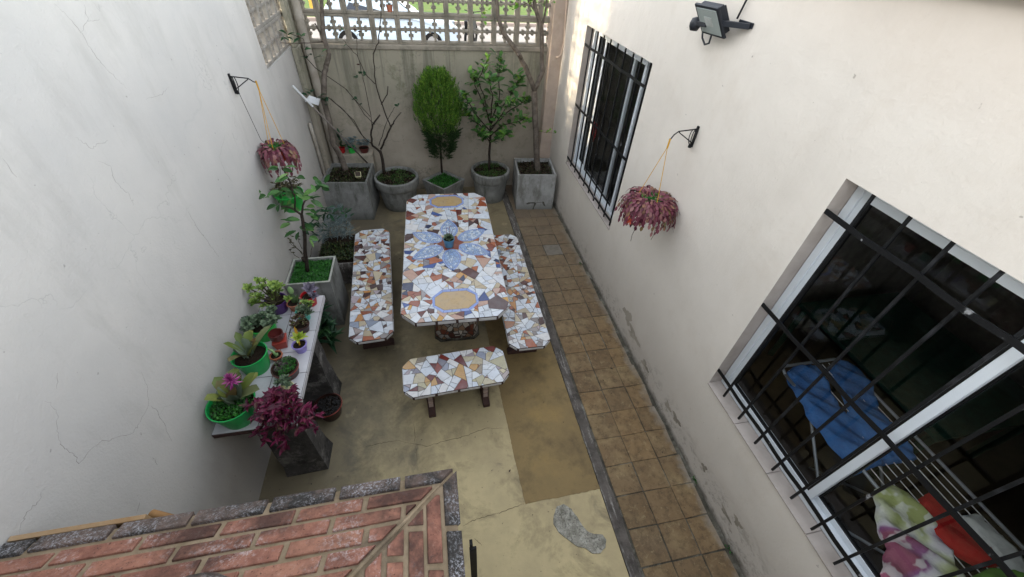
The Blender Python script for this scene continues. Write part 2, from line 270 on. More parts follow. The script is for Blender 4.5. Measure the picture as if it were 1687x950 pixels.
M['bark'] = simple('grey_bark', '#6d655d', '#514a43', .9, .1, sc=18, bump=.8, bsc=45, bd=.01, grime='#3b3530')
M['barkdark'] = simple('dark_bark', '#3d3631', '#2b2622', .9, .1, sc=18, bump=.8, bsc=45, bd=.006)
M['stem'] = simple('thin_green_stem', '#4c4a35', '#3c3728', .8, .2)
M['leaf'] = leafmat('glossy_leaf', [(0, '#26451f'), (.5, '#3f6a32'), (.85, '#5d8a44'), (1, '#7fa65a')], .3)
M['leafbright'] = leafmat('fresh_leaf', [(0, '#3f6a22'), (.5, '#5f8f2f'), (1, '#93b84a')])
M['lemonleaf'] = leafmat('broad_leaf', [(0, '#2b4c28'), (.4, '#3f6a35'), (.8, '#5d8a44'), (1, '#86a866')], .35)
M['roseleaf'] = leafmat('rose_leaf', [(0, '#1b3a26'), (1, '#2f5a38')])
M['conifer'] = leafmat('conifer_green', [(0, '#2d4d1c'), (.35, '#426d22'), (.7, '#628f2b'), (.92, '#8aad3f'), (1, '#6b5f35')], .6)
M['coniferdark'] = leafmat('conifer_dark_green', [(0, '#1c301a'), (.5, '#2b4422'), (1, '#3d5a2a')], .7)
M['cover'] = leafmat('ground_cover_green', [(0, '#1d4a1c'), (.5, '#2c6a24'), (1, '#44882f')])
M['potcover'] = leafmat('mixed_weeds', [(0, '#2c2a1a'), (.25, '#2a4a20'), (.6, '#3c6a28'), (.85, '#5b7d3a'), (1, '#6b5a3c')])
M['moss'] = leafmat('moss_green', [(0, '#23301a'), (.5, '#33481f'), (.8, '#4d4a30'), (1, '#5d7a30')])
M['litter'] = leafmat('leaf_litter', [(0, '#2a2118'), (.5, '#41342a'), (1, '#5b4a3c')])
M['silver'] = leafmat('silver_leaf', [(0, '#56676a'), (.5, '#718386'), (1, '#8c9b98')], .7)
M['cactuspink'] = leafmat('pink_segments', [(0, '#4a1c2c'), (.3, '#6f3545'), (.6, '#86505c'), (.8, '#9c706c'), (.92, '#8f6a50'), (1, '#5f6a3a')])
M['greensucc'] = leafmat('green_succulent', [(0, '#4d6a30'), (.5, '#7a9444'), (1, '#9db35c')], trans=.1)
M['greysucc'] = leafmat('grey_succulent', [(0, '#39483a'), (.5, '#5b6e54'), (1, '#75876a')], trans=.1)
M['purplesucc'] = leafmat('mauve_succulent', [(0, '#4a4652'), (.5, '#6d6877'), (1, '#837c8c')], trans=.1)
M['brownsucc'] = leafmat('brown_succulent', [(0, '#3a2420'), (.5, '#57463a'), (1, '#5a6a35')], trans=.1)
M['yellowsucc'] = leafmat('yellow_green_succulent', [(0, '#6d8a24'), (.5, '#94a83c'), (1, '#bcc062')], trans=.1)
M['sempervivum'] = leafmat('dark_rosettes', [(0, '#3a2f35'), (.5, '#54464b'), (1, '#4b6a3a')], trans=.1)
M['pad'] = simple('cactus_pad', '#8aa873', '#7a9a63', .6, .3)
M['paddark'] = simple('cactus_dark', '#3b4f31', '#4a6239', .6, .3)
M['brom'] = leafmat('bromeliad_leaf', [(0, '#4a5c2c'), (.4, '#6b7a38'), (.7, '#8a8a4a'), (.85, '#7c5f3c'), (1, '#65744f')], trans=.15)
M['bromgrey'] = leafmat('bromeliad_grey_leaf', [(0, '#5c6a58'), (1, '#7a8874')], trans=.15)
M['bromflower'] = leafmat('pink_bract', [(0, '#8a2f72'), (.5, '#b04f96'), (1, '#c87aa8')])
M['trad'] = leafmat('magenta_leaf', [(0, '#2c0a1a'), (.45, '#54102f'), (.8, '#7a1c48'), (.9, '#8a3556'), (1, '#4d4a2c')], trans=.25)
M['agave'] = leafmat('dark_blade', [(0, '#1a3322'), (.6, '#264a2e'), (1, '#3f6638')], trans=.1)
M['dry'] = leafmat('dry_twig', [(0, '#4a4436'), (1, '#6d6a45')])
M['rust'] = simple('rust_flower', '#4a1512', '#3a100e', .8, .1)
M['lampglass'] = simple('lamp_glass', '#aab4b2', None, .12, .5, bump=0)
M['lampbody'] = simple('lamp_dark_grey', '#22262e', '#1b1e25', .5, .4, bump=0)
M['eave'] = simple('eave_brown', '#54463a', '#6a5a4b', .9, .1, sc=6)
M['eavetop'] = simple('eave_pale', '#b8b0a6', '#8f877d', .9, .1)
M['street'] = simple('street_concrete', '#8d8a87', '#7f7c79', .9, .1, sc=1)
M['pave'] = simple('pavement_pinkish', '#8f827b', '#84776f', .9, .1, sc=2)
M['lawn'] = simple('lawn_green', '#43602c', '#5a6438', .9, .1, sc=2.4, bump=.5)
M['earth'] = simple('earth_ground', '#6d6658', '#5c5648', .95, .1)
M['carwhite'] = simple('white_car_paint', '#aab9c6', None, .2, .5, bump=0)
M['carglass'] = simple('car_dark_glass', '#1c2430', None, .08, .6, bump=0)
M['tyre'] = simple('black_tyre', '#141414', None, .8, .2, bump=0)
M['hub'] = simple('silver_hub', '#a8abae', None, .35, .5, metal=.6, bump=0)
M['yellowpost'] = simple('yellow_paint', '#c79a3e', None, .5, .4, bump=0)
M['bluepaint'] = simple('blue_paint', '#1c3f8a', None, .5, .4, bump=0)

# ------------------------------------------------------------------ mesh builder
class MB:
    def __init__(s): s.v = []; s.f = []; s.mi = []; s.c = []; s.usec = False
    def face(s, pts, mi=0, c=None):
        b = len(s.v); s.v += [tuple(p) for p in pts]; s.f.append(tuple(range(b, b + len(pts)))); s.mi.append(mi); s.c.append(c)
        if c: s.usec = True
    def poly(s, vs, fs, mi=0, c=None):
        b = len(s.v); s.v += [tuple(p) for p in vs]
        for f in fs: s.f.append(tuple(i + b for i in f)); s.mi.append(mi); s.c.append(c)
        if c: s.usec = True
    def box(s, a, b, mi=0, mat=None):
        x0, y0, z0 = a; x1, y1, z1 = b
        vs = [Vector(p) for p in ((x0, y0, z0), (x1, y0, z0), (x1, y1, z0), (x0, y1, z0), (x0, y0, z1), (x1, y0, z1), (x1, y1, z1), (x0, y1, z1))]
        if mat: vs = [mat @ v for v in vs]
        s.poly(vs, [(3, 2, 1, 0), (4, 5, 6, 7), (0, 1, 5, 4), (1, 2, 6, 5), (2, 3, 7, 6), (3, 0, 4, 7)], mi)
    def cbox(s, c, d, mi=0, mat=None):
        s.box((c[0] - d[0] / 2, c[1] - d[1] / 2, c[2] - d[2] / 2), (c[0] + d[0] / 2, c[1] + d[1] / 2, c[2] + d[2] / 2), mi, mat)
    def frustum(s, bot, top, mi=0):       # two polygons with the same count
        n = len(bot); vs = list(bot) + list(top)
        fs = [tuple(range(n - 1, -1, -1)), tuple(range(n, 2 * n))] + [(i, (i + 1) % n, n + (i + 1) % n, n + i) for i in range(n)]
        s.poly(vs, fs, mi)
    def prism(s, pts2, z0, z1, mi=0, mat=None, c=None):
        b = [Vector((p[0], p[1], z0)) for p in pts2]; t = [Vector((p[0], p[1], z1)) for p in pts2]
        if mat: b = [mat @ v for v in b]; t = [mat @ v for v in t]
        n = len(b); s.poly(b + t, [tuple(range(n - 1, -1, -1)), tuple(range(n, 2 * n))] + [(i, (i + 1) % n, n + (i + 1) % n, n + i) for i in range(n)], mi, c)
    def tube(s, pts, r, n=8, mi=0, cap=True):
        pts = [Vector(p) for p in pts]; N = len(pts); rr = r if isinstance(r, (list, tuple)) else [r] * N
        rings = []; up = None
        for i, p in enumerate(pts):
            t = (pts[min(i + 1, N - 1)] - pts[max(i - 1, 0)]).normalized()
            if up is None:
                up = t.orthogonal().normalized()
            else:
                up = (up - t * up.dot(t)); up = up.normalized() if up.length > 1e-6 else t.orthogonal().normalized()
            q = t.cross(up); rings.append([p + (up * math.cos(2 * PI * k / n) + q * math.sin(2 * PI * k / n)) * rr[i] for k in range(n)])
        vs = [v for ring in rings for v in ring]; fs = []
        for i in range(N - 1):
            for k in range(n):
                a = i * n + k; b = i * n + (k + 1) % n; fs.append((a, b, b + n, a + n))
        if cap: fs.append(tuple(range(n - 1, -1, -1))); fs.append(tuple((N - 1) * n + k for k in range(n)))
        s.poly(vs, fs, mi)
    def bar(s, a, b, w, h, mi=0, up=(0, 0, 1)):
        a = Vector(a); b = Vector(b); t = (b - a); L = t.length; t.normalize(); u = Vector(up); u = u - t * u.dot(t)
        if u.length < 1e-5: u = t.orthogonal()
        u.normalize(); q = t.cross(u); mt = Matrix((q, t, u)).transposed().to_4x4(); mt.translation = a
        s.box((-w / 2, 0, -h / 2), (w / 2, L, h / 2), mi, mt)
    def lathe(s, prof, c=(0, 0, 0), n=28, mi=0, mat=None, closed=False, ov=1.0):
        c = Vector(c); vs = []; fs = []
        for (r, z) in prof:
            for k in range(n):
                p = Vector((r * math.cos(2 * PI * k / n), r * math.sin(2 * PI * k / n) * ov, z))
                if mat: p = mat @ p
                vs.append(c + p)
        for i in range(len(prof) - 1):
            for k in range(n):
                a = i * n + k; b = i * n + (k + 1) % n; fs.append((a, b, b + n, a + n))
        s.poly(vs, fs, mi)
    def disc(s, c, r, n=28, mi=0, mat=None):
        ps = [Vector((r * math.cos(2 * PI * k / n), r * math.sin(2 * PI * k / n), 0)) for k in range(n)]
        if mat: ps = [mat @ p for p in ps]
        s.face([Vector(c) + p for p in ps], mi)
    def leaf(s, p, d, n, L, W, mi=0, droop=0.0, fold=.25, seg=3, shape='oval', thick=0):
        """leaf blade from p along d, facing n; shared vertices so it is one island"""
        p = Vector(p); d = Vector(d).normalized(); n = Vector(n); n = (n - d * n.dot(d)); n = n.normalized() if n.length > 1e-5 else d.orthogonal().normalized()
        q = d.cross(n); vs = []; fs = []; cur = p.copy(); dd = d.copy(); st = L / seg
        for i in range(seg + 1):
            t = i / seg
            if shape == 'oval': wd = math.sin(PI * min(1, t * .96 + .04)) ** .8
            elif shape == 'blade': wd = (1 - t ** 2.2) * (.72 + .28 * math.sin(PI * t))
            elif shape == 'strap': wd = 1 if t < .75 else max(0.0, 1 - ((t - .75) / .25) ** 2) ** .5
            elif shape == 'spoon': wd = .35 + .9 * math.sin(PI * min(1, t ** 1.6)) if t < .99 else .1
            else: wd = 1 - t
            wd = max(wd, .03) * W / 2; nn = q.cross(dd)
            vs += [cur - q * wd + nn * (fold * wd), cur, cur + q * wd + nn * (fold * wd)]
            cur = cur + dd * st; dd = (dd + Vector((0, 0, -droop / seg))).normalized()
        for i in range(seg):
            a = i * 3; fs += [(a, a + 1, a + 4, a + 3), (a + 1, a + 2, a + 5, a + 4)]
        s.poly(vs, fs, mi)
    def build(s, name, mats, parent=None, smooth=False, loc=None, bevel=0, auto=None):
        me = bpy.data.meshes.new(name); off = Vector((0, 0, 0))
        o = bpy.data.objects.new(name, me)
        if parent is not None:
            o.parent = parent; inv = WM(parent).inverted(); vs = [inv @ Vector(v) for v in s.v] if getattr(s, 'world', False) else s.v
        else:
            if loc is None: loc = (0, 0, 0)
            if getattr(s, 'world', False): vs = [Vector(v) - Vector(loc) for v in s.v]
            else: vs = s.v
            o.location = loc
        me.from_pydata([tuple(v) for v in vs], [], s.f)
        if not isinstance(mats, (list, tuple)): mats = [mats]
        for mm in mats: me.materials.append(M[mm] if isinstance(mm, str) else mm)
        me.polygons.foreach_set('material_index', s.mi)
        if s.usec:
            ca = me.color_attributes.new('Col', 'FLOAT_COLOR', 'CORNER'); buf = []
            for p, c in zip(s.f, s.c): buf += list(lin(c or (.5, .5, .5))) * len(p)
            ca.data.foreach_set('color', buf)
        if smooth: me.polygons.foreach_set('use_smooth', [True] * len(me.polygons))
        COL.objects.link(o)
        if smooth and auto: me.set_sharp_from_angle(angle=R(auto))
        if bevel:
            b = o.modifiers.new('bevel', 'BEVEL'); b.width = bevel; b.segments = 2; b.limit_method = 'ANGLE'; b.angle_limit = R(40)
        return o
def WMB():
    b = MB(); b.world = True; return b
def WM(o):
    m_ = Matrix.Translation(o.location) @ o.rotation_euler.to_matrix().to_4x4() @ Matrix.Diagonal((*o.scale, 1))
    return (WM(o.parent) @ m_) if o.parent else m_
def tag(o, label=None, cat=None, group=None, kind=None):
    if label: o['label'] = label
    if cat: o['category'] = cat
    if group: o['group'] = group
    if kind: o['kind'] = kind
    return o
def thing(name, label, cat, loc=(0, 0, 0), rz=0, group=None):
    o = bpy.data.objects.new(name, None); COL.objects.link(o); o.location = loc; o.rotation_euler = (0, 0, rz); o.empty_display_size = .1
    return tag(o, label, cat, group)
def struct(o): o['kind'] = 'structure'; return o
def copy_tree(o, parent=None):
    c = o.copy(); COL.objects.link(c); c.parent = parent
    for ch in [k for k in bpy.data.objects if k.parent == o]: copy_tree(ch, c)
    return c

# ------------------------------------------------------------------ the setting: ground
XL, XR, YB, ZL = -1.55, 1.97, 6.30, 2.15      # left wall, right wall, back wall, ledge height
b = MB(); b.face([(-300, -300, -.02), (300, -300, -.02), (300, 300, -.02), (-300, 300, -.02)]); struct(b.build('ground', 'earth'))
def sheet(name, pts, z, mat):
    b = MB(); b.prism(pts, z - .012, z); return struct(b.build(name, mat))
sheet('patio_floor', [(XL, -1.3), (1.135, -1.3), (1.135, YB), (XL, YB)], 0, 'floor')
_r = random.Random(77)
def ragged(pts, a):
    out = []
    for p, q in zip(pts, pts[1:] + pts[:1]):
        n = max(1, int(math.hypot(q[0] - p[0], q[1] - p[1]) / .022))
        for k in range(n): out.append((p[0] + (q[0] - p[0]) * k / n + _r.uniform(-a, a), p[1] + (q[1] - p[1]) * k / n + _r.uniform(-a, a)))
    return out
sheet('ochre_floor_patch', ragged([(.50, 1.095), (.66, 1.099), (.82, 1.097), (1.0, 1.102), (1.136, 1.104), (1.13, 4.1), (.445, 3.9), (.455, 2.9), (.475, 2.0), (.487, 1.5)], .0035), .004, 'ochre')
pts = [pz(u, v, 0) for u, v in ((912, 848), (917, 834), (928, 830), (941, 838), (953, 856), (966, 874), (978, 879), (992, 881), (999, 890), (997, 902), (988, 911), (976, 911), (964, 903), (950, 899), (935, 889), (920, 876), (912, 862))]
sheet('cement_patch', ragged([(p.x, p.y) for p in pts][::-1], .004), .007, 'cempatch')
b = MB(); r2 = random.Random(3); y = -1.3; prev = (1.137, 1.222)
left = []; right = []
while y < YB:
    left.append((1.137 + r2.uniform(-.004, .004), y)); right.append((1.225 + r2.uniform(-.007, .007), y)); y += .09
b.prism(left[::1] and (right + left[::-1]), -.01, .012); struct(b.build('gutter_kerb', 'kerb'))
b = MB(); b.box((1.215, -1.3, -.012), (XR + .02, YB, .001)); struct(b.build('path_bed', 'grout'))
b = MB(); r2 = random.Random(5)
ty = -1.2; j = 0
while ty < 6.2:
    hgt = .2465
    for i in range(3):
        x0 = 1.243 + i * .2455; g = .0028 + r2.uniform(0, .002)
        q = [(x0 + g, ty + g), (x0 + .2455 - g, ty + g), (x0 + .2455 - g, ty + hgt - g), (x0 + g, ty + hgt - g)]
        q = [(a + r2.uniform(-.0035, .0035), c + r2.uniform(-.005, .005)) for a, c in q]
        if i == 2: q[1] = (min(q[1][0], XR - .02 + r2.uniform(-.03, .0)), q[1][1]); q[2] = (min(q[2][0], XR - .02 + r2.uniform(-.03, .0)), q[2][1])
        dz = r2.uniform(-.0015, .0015); 
        if (j, i) == (22, 1): continue
        b.prism(q, .0, .008 + dz)
    ty += hgt; j += 1
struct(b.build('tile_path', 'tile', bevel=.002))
sheet('path_repair', [(1.495, 4.225), (1.732, 4.227), (1.73, 4.458), (1.493, 4.46)], .0075, 'greytile')

Lf = lambda pts: [pz(600 + u / 2.81, 612 + v / 2.81, .0012) for u, v in pts]
b = MB(); rc = random.Random(8)
for ln in ([(160, 320), (290, 345), (400, 315), (480, 295), (560, 262), (650, 262)], [(455, 712), (520, 682), (610, 657)], [(230, 240), (235, 330)], [(240, 345), (245, 420)], [(510, 770), (545, 805)], [(0, 350), (80, 330), (160, 320)], [(740, 610), (640, 650), (612, 657)]):
    P_ = Lf(ln); q_ = []
    for p, q in zip(P_, P_[1:]):
        for k in range(7): q_.append(p.lerp(q, k / 7) + Vector((rc.uniform(-.005, .005), rc.uniform(-.005, .005), 0)))
    q_.append(P_[-1]); n = len(q_); b.tube(q_, [.0022 * (.3 + .7 * math.sin(PI * (i + .5) / n)) * rc.uniform(.5, 1.1) for i in range(n)], 4)
M['floorcrack'] = simple('floor_crack_dark', '#57503f', '#453f32', .9, .1, bump=0); b.build('floor_cracks', 'floorcrack', bpy.data.objects['patio_floor'])
# ------------------------------------------------------------------ walls
def wall_open(name, axis, pos, back, u0, u1, z0, z1, openings, mats, label, cat, thick=None):
    """a wall in the plane axis=pos with rectangular openings; reveals reach to 'back'"""
    us = sorted({u0, u1} | {o[0] for o in openings} | {o[1] for o in openings}); zs = sorted({z0, z1} | {o[2] for o in openings} | {o[3] for o in openings})
    b = MB(); P = (lambda a, u, z: (a, u, z)) if axis == 'x' else (lambda a, u, z: (u, a, z))
    for i in range(len(us) - 1):
        for k in range(len(zs) - 1):
            uc = (us[i] + us[i + 1]) / 2; zc = (zs[k] + zs[k + 1]) / 2
            if any(o[0] < uc < o[1] and o[2] < zc < o[3] for o in openings): continue
            for a in (pos, back): b.face([P(a, us[i], zs[k]), P(a, us[i + 1], zs[k]), P(a, us[i + 1], zs[k + 1]), P(a, us[i], zs[k + 1])], 0 if a == pos else 1)
    for o in openings:
        a0, a1, c0, c1 = o
        for (p, q) in (((a0, c0), (a0, c1)), ((a1, c0), (a1, c1)), ((a0, c1), (a1, c1)), ((a0, c0), (a1, c0))):
            b.face([P(pos, *p), P(pos, *q), P(back, *q), P(back, *p)], 2)
    for (p, q) in (((u0, z0), (u0, z1)), ((u1, z0), (u1, z1)), ((u0, z1), (u1, z1))):
        b.face([P(pos, *p), P(pos, *q), P(back, *q), P(back, *p)], 0)
    o = b.build(name, mats); return tag(o, label, cat)
W1 = (3.55, 5.31, .86, 2.585); W2 = (-.33, 1.43, .86, 2.585)
house = thing('house', 'cream rendered house side with two barred windows and a brown eave', 'house', (XR, 2.5, 0))
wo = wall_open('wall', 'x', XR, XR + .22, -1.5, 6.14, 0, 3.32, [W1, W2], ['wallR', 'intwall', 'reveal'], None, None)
wo.parent = house; wo.location = (-XR, -2.5, 0)
for k in ('label', 'category'):
    if k in wo: del wo[k]
b = WMB(); b.box((XR - .07, -1.6, 3.325), (6, 2.02, 3.40)); b.box((XR - .02, 2.02, 3.325), (6, 6.4, 3.42)); b.build('eave', 'eave', house, bevel=.008)
b = WMB(); b.box((XR + .22, -1.5, .0), (5.6, 6.14, .012)); b.build('room_floor', 'intfloor', house)
b = WMB(); b.box((5.6, -1.5, 0), (5.7, 6.14, 3.3)); b.box((XR + .222, 6.14, 0), (5.7, 6.24, 3.3)); b.box((XR + .222, -1.6, 0), (5.7, -1.5, 3.3)); b.box((XR + .222, 2.45, .0), (5.6, 2.55, 3.3)); b.build('room_wall', 'intwall', house)
b = WMB(); b.box((XR + .222, -1.5, 3.2), (5.6, 6.14, 3.322)); b.build('room_ceiling', 'intwall', house)
for (y0, y1, z0, z1) in (W1, W2):      # window sills of pale tile
    b = WMB(); n = 5
    for i in range(n):
        a = y0 + (y1 - y0) * i / n; c = y0 + (y1 - y0) * (i + 1) / n; b.box((XR - .012, a + .002, z0 - .0), (XR + .10, c - .002, z0 + .012))
    b.build('window_sill', 'reveal', house, bevel=.002)
# aluminium windows
def alu_window(y0, y1, z0, z1, sashes, label):
    t = thing('sliding_window', label, 'window', (XR + .13, (y0 + y1) / 2, z0), 0)
    xf = XR + .10
    b = WMB(); 
    for (ya, yb) in ((y1 - .045, y1 - .003), (y0 + .003, y0 + .045)): b.box((xf, ya, z0 + .013), (xf + .09, yb, z1 - .003))
    b.box((xf, y0 + .045, z0 + .013), (xf + .09, y1 - .045, z0 + .05)); b.box((xf, y0 + .045, z1 - .05), (xf + .09, y1 - .045, z1 - .003))
    b.box((xf - .006, y0 + .045, z0 + .05), (xf + .004, y1 - .045, z0 + .058)); b.build('frame', 'alu', t, bevel=.003)
    lo, hi = z0 + .05, z1 - .05
    for i, (ya, yb, xo) in enumerate(sashes):
        b = WMB(); s_ = .042; x0 = xf + xo; x1 = x0 + .03
        b.box((x0, ya, lo), (x1, ya + s_, hi)); b.box((x0, yb - s_, lo), (x1, yb, hi)); b.box((x0, ya + s_, lo), (x1, yb - s_, lo + s_)); b.box((x0, ya + s_, hi - s_), (x1, yb - s_, hi))
        sash = b.build('sash', 'alu', t, bevel=.003)
        b = WMB(); g = .012
        b.box((x0 + .005, ya + s_, lo + s_), (x1 - .004, ya + s_ + g, hi - s_)); b.box((x0 + .005, yb - s_ - g, lo + s_), (x1 - .004, yb - s_, hi - s_)); b.box((x0 + .005, ya + s_ + g, lo + s_), (x1 - .004, yb - s_ - g, lo + s_ + g)); b.build('gasket', 'gasket', sash)
        b = WMB(); xm = (x0 + x1) / 2; b.face([(xm, ya + s_, lo + s_), (xm, ya + s_, hi - s_), (xm, yb - s_, hi - s_), (xm, yb - s_, lo + s_)]); b.build('pane', 'glass', sash)
    return t
alu_window(*W2, ((-.285, .575, .05), (.525, 1.385, .012)), 'wide white aluminium sliding window with clothes rack behind it')
alu_window(*W1, ((3.84, 4.93, .012), (4.17, 5.265, .05)), 'narrower looking white aluminium sliding window near the far corner')
def grille(y0, y1, z0, ys, zs, label, ztop):
    t = thing('window_grille', label, 'window grille', (XR + .02, (y0 + y1) / 2, z0)); xg = XR + .02
    for zz in zs:
        b = WMB(); N = 14; pts = [(xg - .012 + .002 * math.sin(i * 2.1), y0 + (y1 - y0) * i / N, zz + .004 * math.sin(i * 1.7 + zz * 9)) for i in range(N + 1)]
        for i in range(N): b.bar(pts[i], (pts[i + 1][0], pts[i + 1][1] + .0005, pts[i + 1][2]), .008, .026, up=(0, 0, 1))
        b.build('cross_bar', 'ironchip', t)
    for yy in ys:
        b = WMB(); b.bar((xg + .004, yy, z0 - .045), (xg + .004, yy, ztop), .013, .013, up=(1, 0, 0)); b.build('upright_bar', 'ironchip' if round(yy * 100) % 3 == 0 else 'iron', t)
    return t
grille(W2[0], W2[1], .94, [1.285, 1.10, .915, .735, .56, .387, .215, .04, -.13, -.28], [2.40, 1.72, 1.03], 'black iron grille with chipped paint over the wide window beside the clothes rack', 2.583)
grille(W1[0], W1[1], .88, [5.17, 4.98, 4.78, 4.58, 4.385, 4.185, 3.995, 3.81, 3.62], [2.385, 1.685, .95], 'black iron grille over the far window near the corner tree', 2.583)
# red pennant seen inside the far window
p = px(971, 205, XR + .185)
p.y -= .13
b = WMB(); q = [(p.x, p.y + .06, p.z + .10), (p.x, p.y - .12, p.z + .09), (p.x, p.y - .14, p.z - .06), (p.x, p.y - .09, p.z - .15), (p.x, p.y + .02, p.z - .02)]
b.frustum(q, [(a + .006, c, d) for a, c, d in q]); tp = tag(b.build('hanging_pennant', 'red', loc=tuple(p)), 'red pennant with pale tip hanging inside the far window', 'pennant')
b = WMB(); b.tube([(p.x, p.y - .09, p.z - .15), (p.x, p.y - .10, p.z - .5)], .004, 5); b.build('white_cord', 'white', tp)

# left wall
b = MB(); b.box((XL - .25, -1.5, 0), (XL, 4.87, 5.2)); b.box((XL - .25, 4.87, 0), (XL, YB + .2, 2.18)); b.box((XL - .25, 4.87, 3.8), (XL, YB + .2, 5.2))
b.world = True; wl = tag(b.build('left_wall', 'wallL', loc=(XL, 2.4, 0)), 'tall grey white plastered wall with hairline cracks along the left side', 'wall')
wl.name = 'plaster_wall'
def crack_lines(name, plane, x, lines, parent, r=.0012, mat='crackline'):
    b = WMB(); rg = random.Random(len(lines))
    for ln in lines:
        P_ = [px(u, v, x) for u, v in ln]; pts = []
        for p, q in zip(P_, P_[1:]):
            for k in range(5): pts.append(p.lerp(q, k / 5) + Vector((0, rg.uniform(-.006, .006), rg.uniform(-.006, .006))))
        pts.append(P_[-1]); n = len(pts); b.tube(pts, [r * (.35 + .65 * math.sin(PI * (i + .5) / n)) * rg.uniform(.5, 1.1) for i in range(n)], 4)
    return b.build(name, mat, parent)
M['crackline'] = simple('crack_grey', '#989691', '#8b8882', .9, .1, bump=0)  # plain grey for the hairline cracks
Lc = lambda pts: [(u / 2.81, v / 2.81 + 612) for u, v in pts]
Lt = lambda pts: [(u * .463, v * .463) for u, v in pts]
crack_lines('cracks', 'x', XL, [Lc([(655, 0), (680, 60), (690, 150), (640, 250), (610, 285), (530, 310), (470, 320), (365, 418), (330, 375), (280, 335), (265, 270), (268, 200), (235, 150), (205, 135)]), Lc([(695, 160), (720, 170), (760, 240), (795, 320)]), Lc([(200, 545), (185, 590), (130, 650), (95, 710), (80, 770)]), Lc([(645, 600), (630, 660)]), Lc([(705, 395), (730, 430)]), Lc([(265, 10), (262, 80)]),
    Lt([(190, 10), (230, 45), (285, 110), (320, 170), (360, 225), (400, 262), (450, 315)]), Lt([(300, 20), (312, 70), (355, 68)]), Lt([(312, 70), (290, 112)]), Lt([(270, 490), (300, 508), (325, 530), (350, 512), (385, 500)]), Lt([(350, 570), (390, 590), (405, 635), (430, 668), (460, 690), (475, 730)]), Lt([(780, 560), (800, 480)]), Lt([(670, 750), (690, 790), (740, 860), (780, 915)]), Lt([(780, 560), (800, 610), (830, 650)]), Lt([(600, 310), (570, 340), (520, 352)]), Lt([(10, 560), (60, 630)])], wl)
b = MB(); b.box((-2.75, 3.0, 0), (-2.6, 9.0, 2.05)); tag(b.build('neighbour_wall', 'wallB', loc=(0, 0, 0)), 'low grey garden wall beyond the pierced left wall panel', 'wall')
# breeze blocks : prototype mesh, copied as parts
BP = .321
def block_mesh(mat):
    b = MB(); t = .11; h = BP / 2; fw = .032
    b.box((-h, -t / 2, -h), (-h + fw, t / 2, h)); b.box((h - fw, -t / 2, -h), (h, t / 2, h)); b.box((-h + fw, -t / 2, -h), (h - fw, t / 2, -h + fw)); b.box((-h + fw, -t / 2, h - fw), (h - fw, t / 2, h))
    cw = .013; i = h - fw
    b.box((-cw, -t * .42, -i), (cw, t * .42, i)); b.box((-i, -t * .41, -cw), (-cw, t * .41, cw)); b.box((cw, -t * .41, -cw), (i, t * .41, cw))
    k = .032; a = .015; d = i * .52
    for s_ in (-1, 1):
        b.box((min(s_ * (cw), s_ * k), -t * .38, d * 1 - a), (max(s_ * cw, s_ * k), t * .38, d + a)); b.box((min(s_ * cw, s_ * k), -t * .38, -d - a), (max(s_ * cw, s_ * k), t * .38, -d + a))
        for s2 in (-1, 1): b.box((s2 * d - a, -t * .37, min(s_ * cw, s_ * k)), (s2 * d + a, t * .37, max(s_ * cw, s_ * k)))
    return b
back = thing('boundary_wall', 'weathered grey boundary wall topped with pierced concrete blocks behind the pots', 'wall', (0, YB, 0))
b = WMB(); b.box((XL, YB, 0), (XR, YB + .15, ZL - .06)); b.build('wall_panel', 'wallB', back)
b = WMB(); b.box((XL, YB - .018, ZL - .062), (XR, YB + .16, ZL)); b.build('ledge', 'block', back, bevel=.012)
pb = block_mesh('block').build('breeze_block', 'block', back, bevel=.006); pb.location = (-1.39, .075, ZL + BP / 2)
for j in range(4):
    for i in range(11):
        if i == j == 0: continue
        o = pb.copy(); COL.objects.link(o); o.parent = back; o.location = (-1.39 + i * BP, .075, ZL + BP / 2 + j * (BP + .002)); o.rotation_euler = (0, rnd.choice([0, PI]), rnd.choice([0, PI]))
sidew = thing('pierced_side_wall', 'pale pierced concrete block panel set in the left wall near the corner', 'wall', (XL - .07, 5.5, 2.18))
pl = block_mesh('blockL').build('breeze_block', 'blockL', sidew, bevel=.006); pl.rotation_euler = (0, 0, PI / 2); pl.location = (0, 5.04 - 5.5, BP / 2 + .002)
for j in range(5):
    for i in range(4):
        if i == j == 0: continue
        o = pl.copy(); COL.objects.link(o); o.parent = sidew; o.location = (0, 5.04 - 5.5 + i * BP, BP / 2 + .002 + j * (BP + .001))
# left corner pier and drain pipe, right corner pier and conduit
b = WMB(); b.box((XL + .002, 5.93, 0), (XL + .07, 6.295, 2.165)); b.box((XL + .002, 5.96, 2.165), (XL + .06, 6.29, 3.9)); tag(b.build('corner_pier', 'wallB', loc=(XL, 6.1, 0), bevel=.01), 'rough narrow grey pier in the left rear corner behind the drain pipe', 'pier')
b = WMB(); b.tube([(-1.47 + .055, 6.16, 0), (-1.47 + .055, 6.16, 4.0)], .052, 20); dp = b.build('drain_pipe', 'pipe', loc=(-1.415, 6.16, 0), smooth=True, auto=50); tag(dp, 'thick painted vertical drain pipe in the left rear corner', 'pipe')
b = WMB()
for zc in (.95, 2.42, 3.6): b = WMB(); b.tube([(-1.415, 6.16, zc), (-1.415, 6.16, zc + .06)], .059, 20); b.build('pipe_collar', 'pipe', dp, smooth=True, auto=50)
b = WMB(); b.tube([(XL + .03, 5.72, .0), (XL + .03, 5.72, 1.05), (XL + .03, 5.70, 1.35)], .022, 10); tag(b.build('conduit', 'pipe', loc=(XL + .03, 5.72, 0), smooth=True), 'thin painted vertical conduit low on the left wall beside the drain pipe', 'pipe')
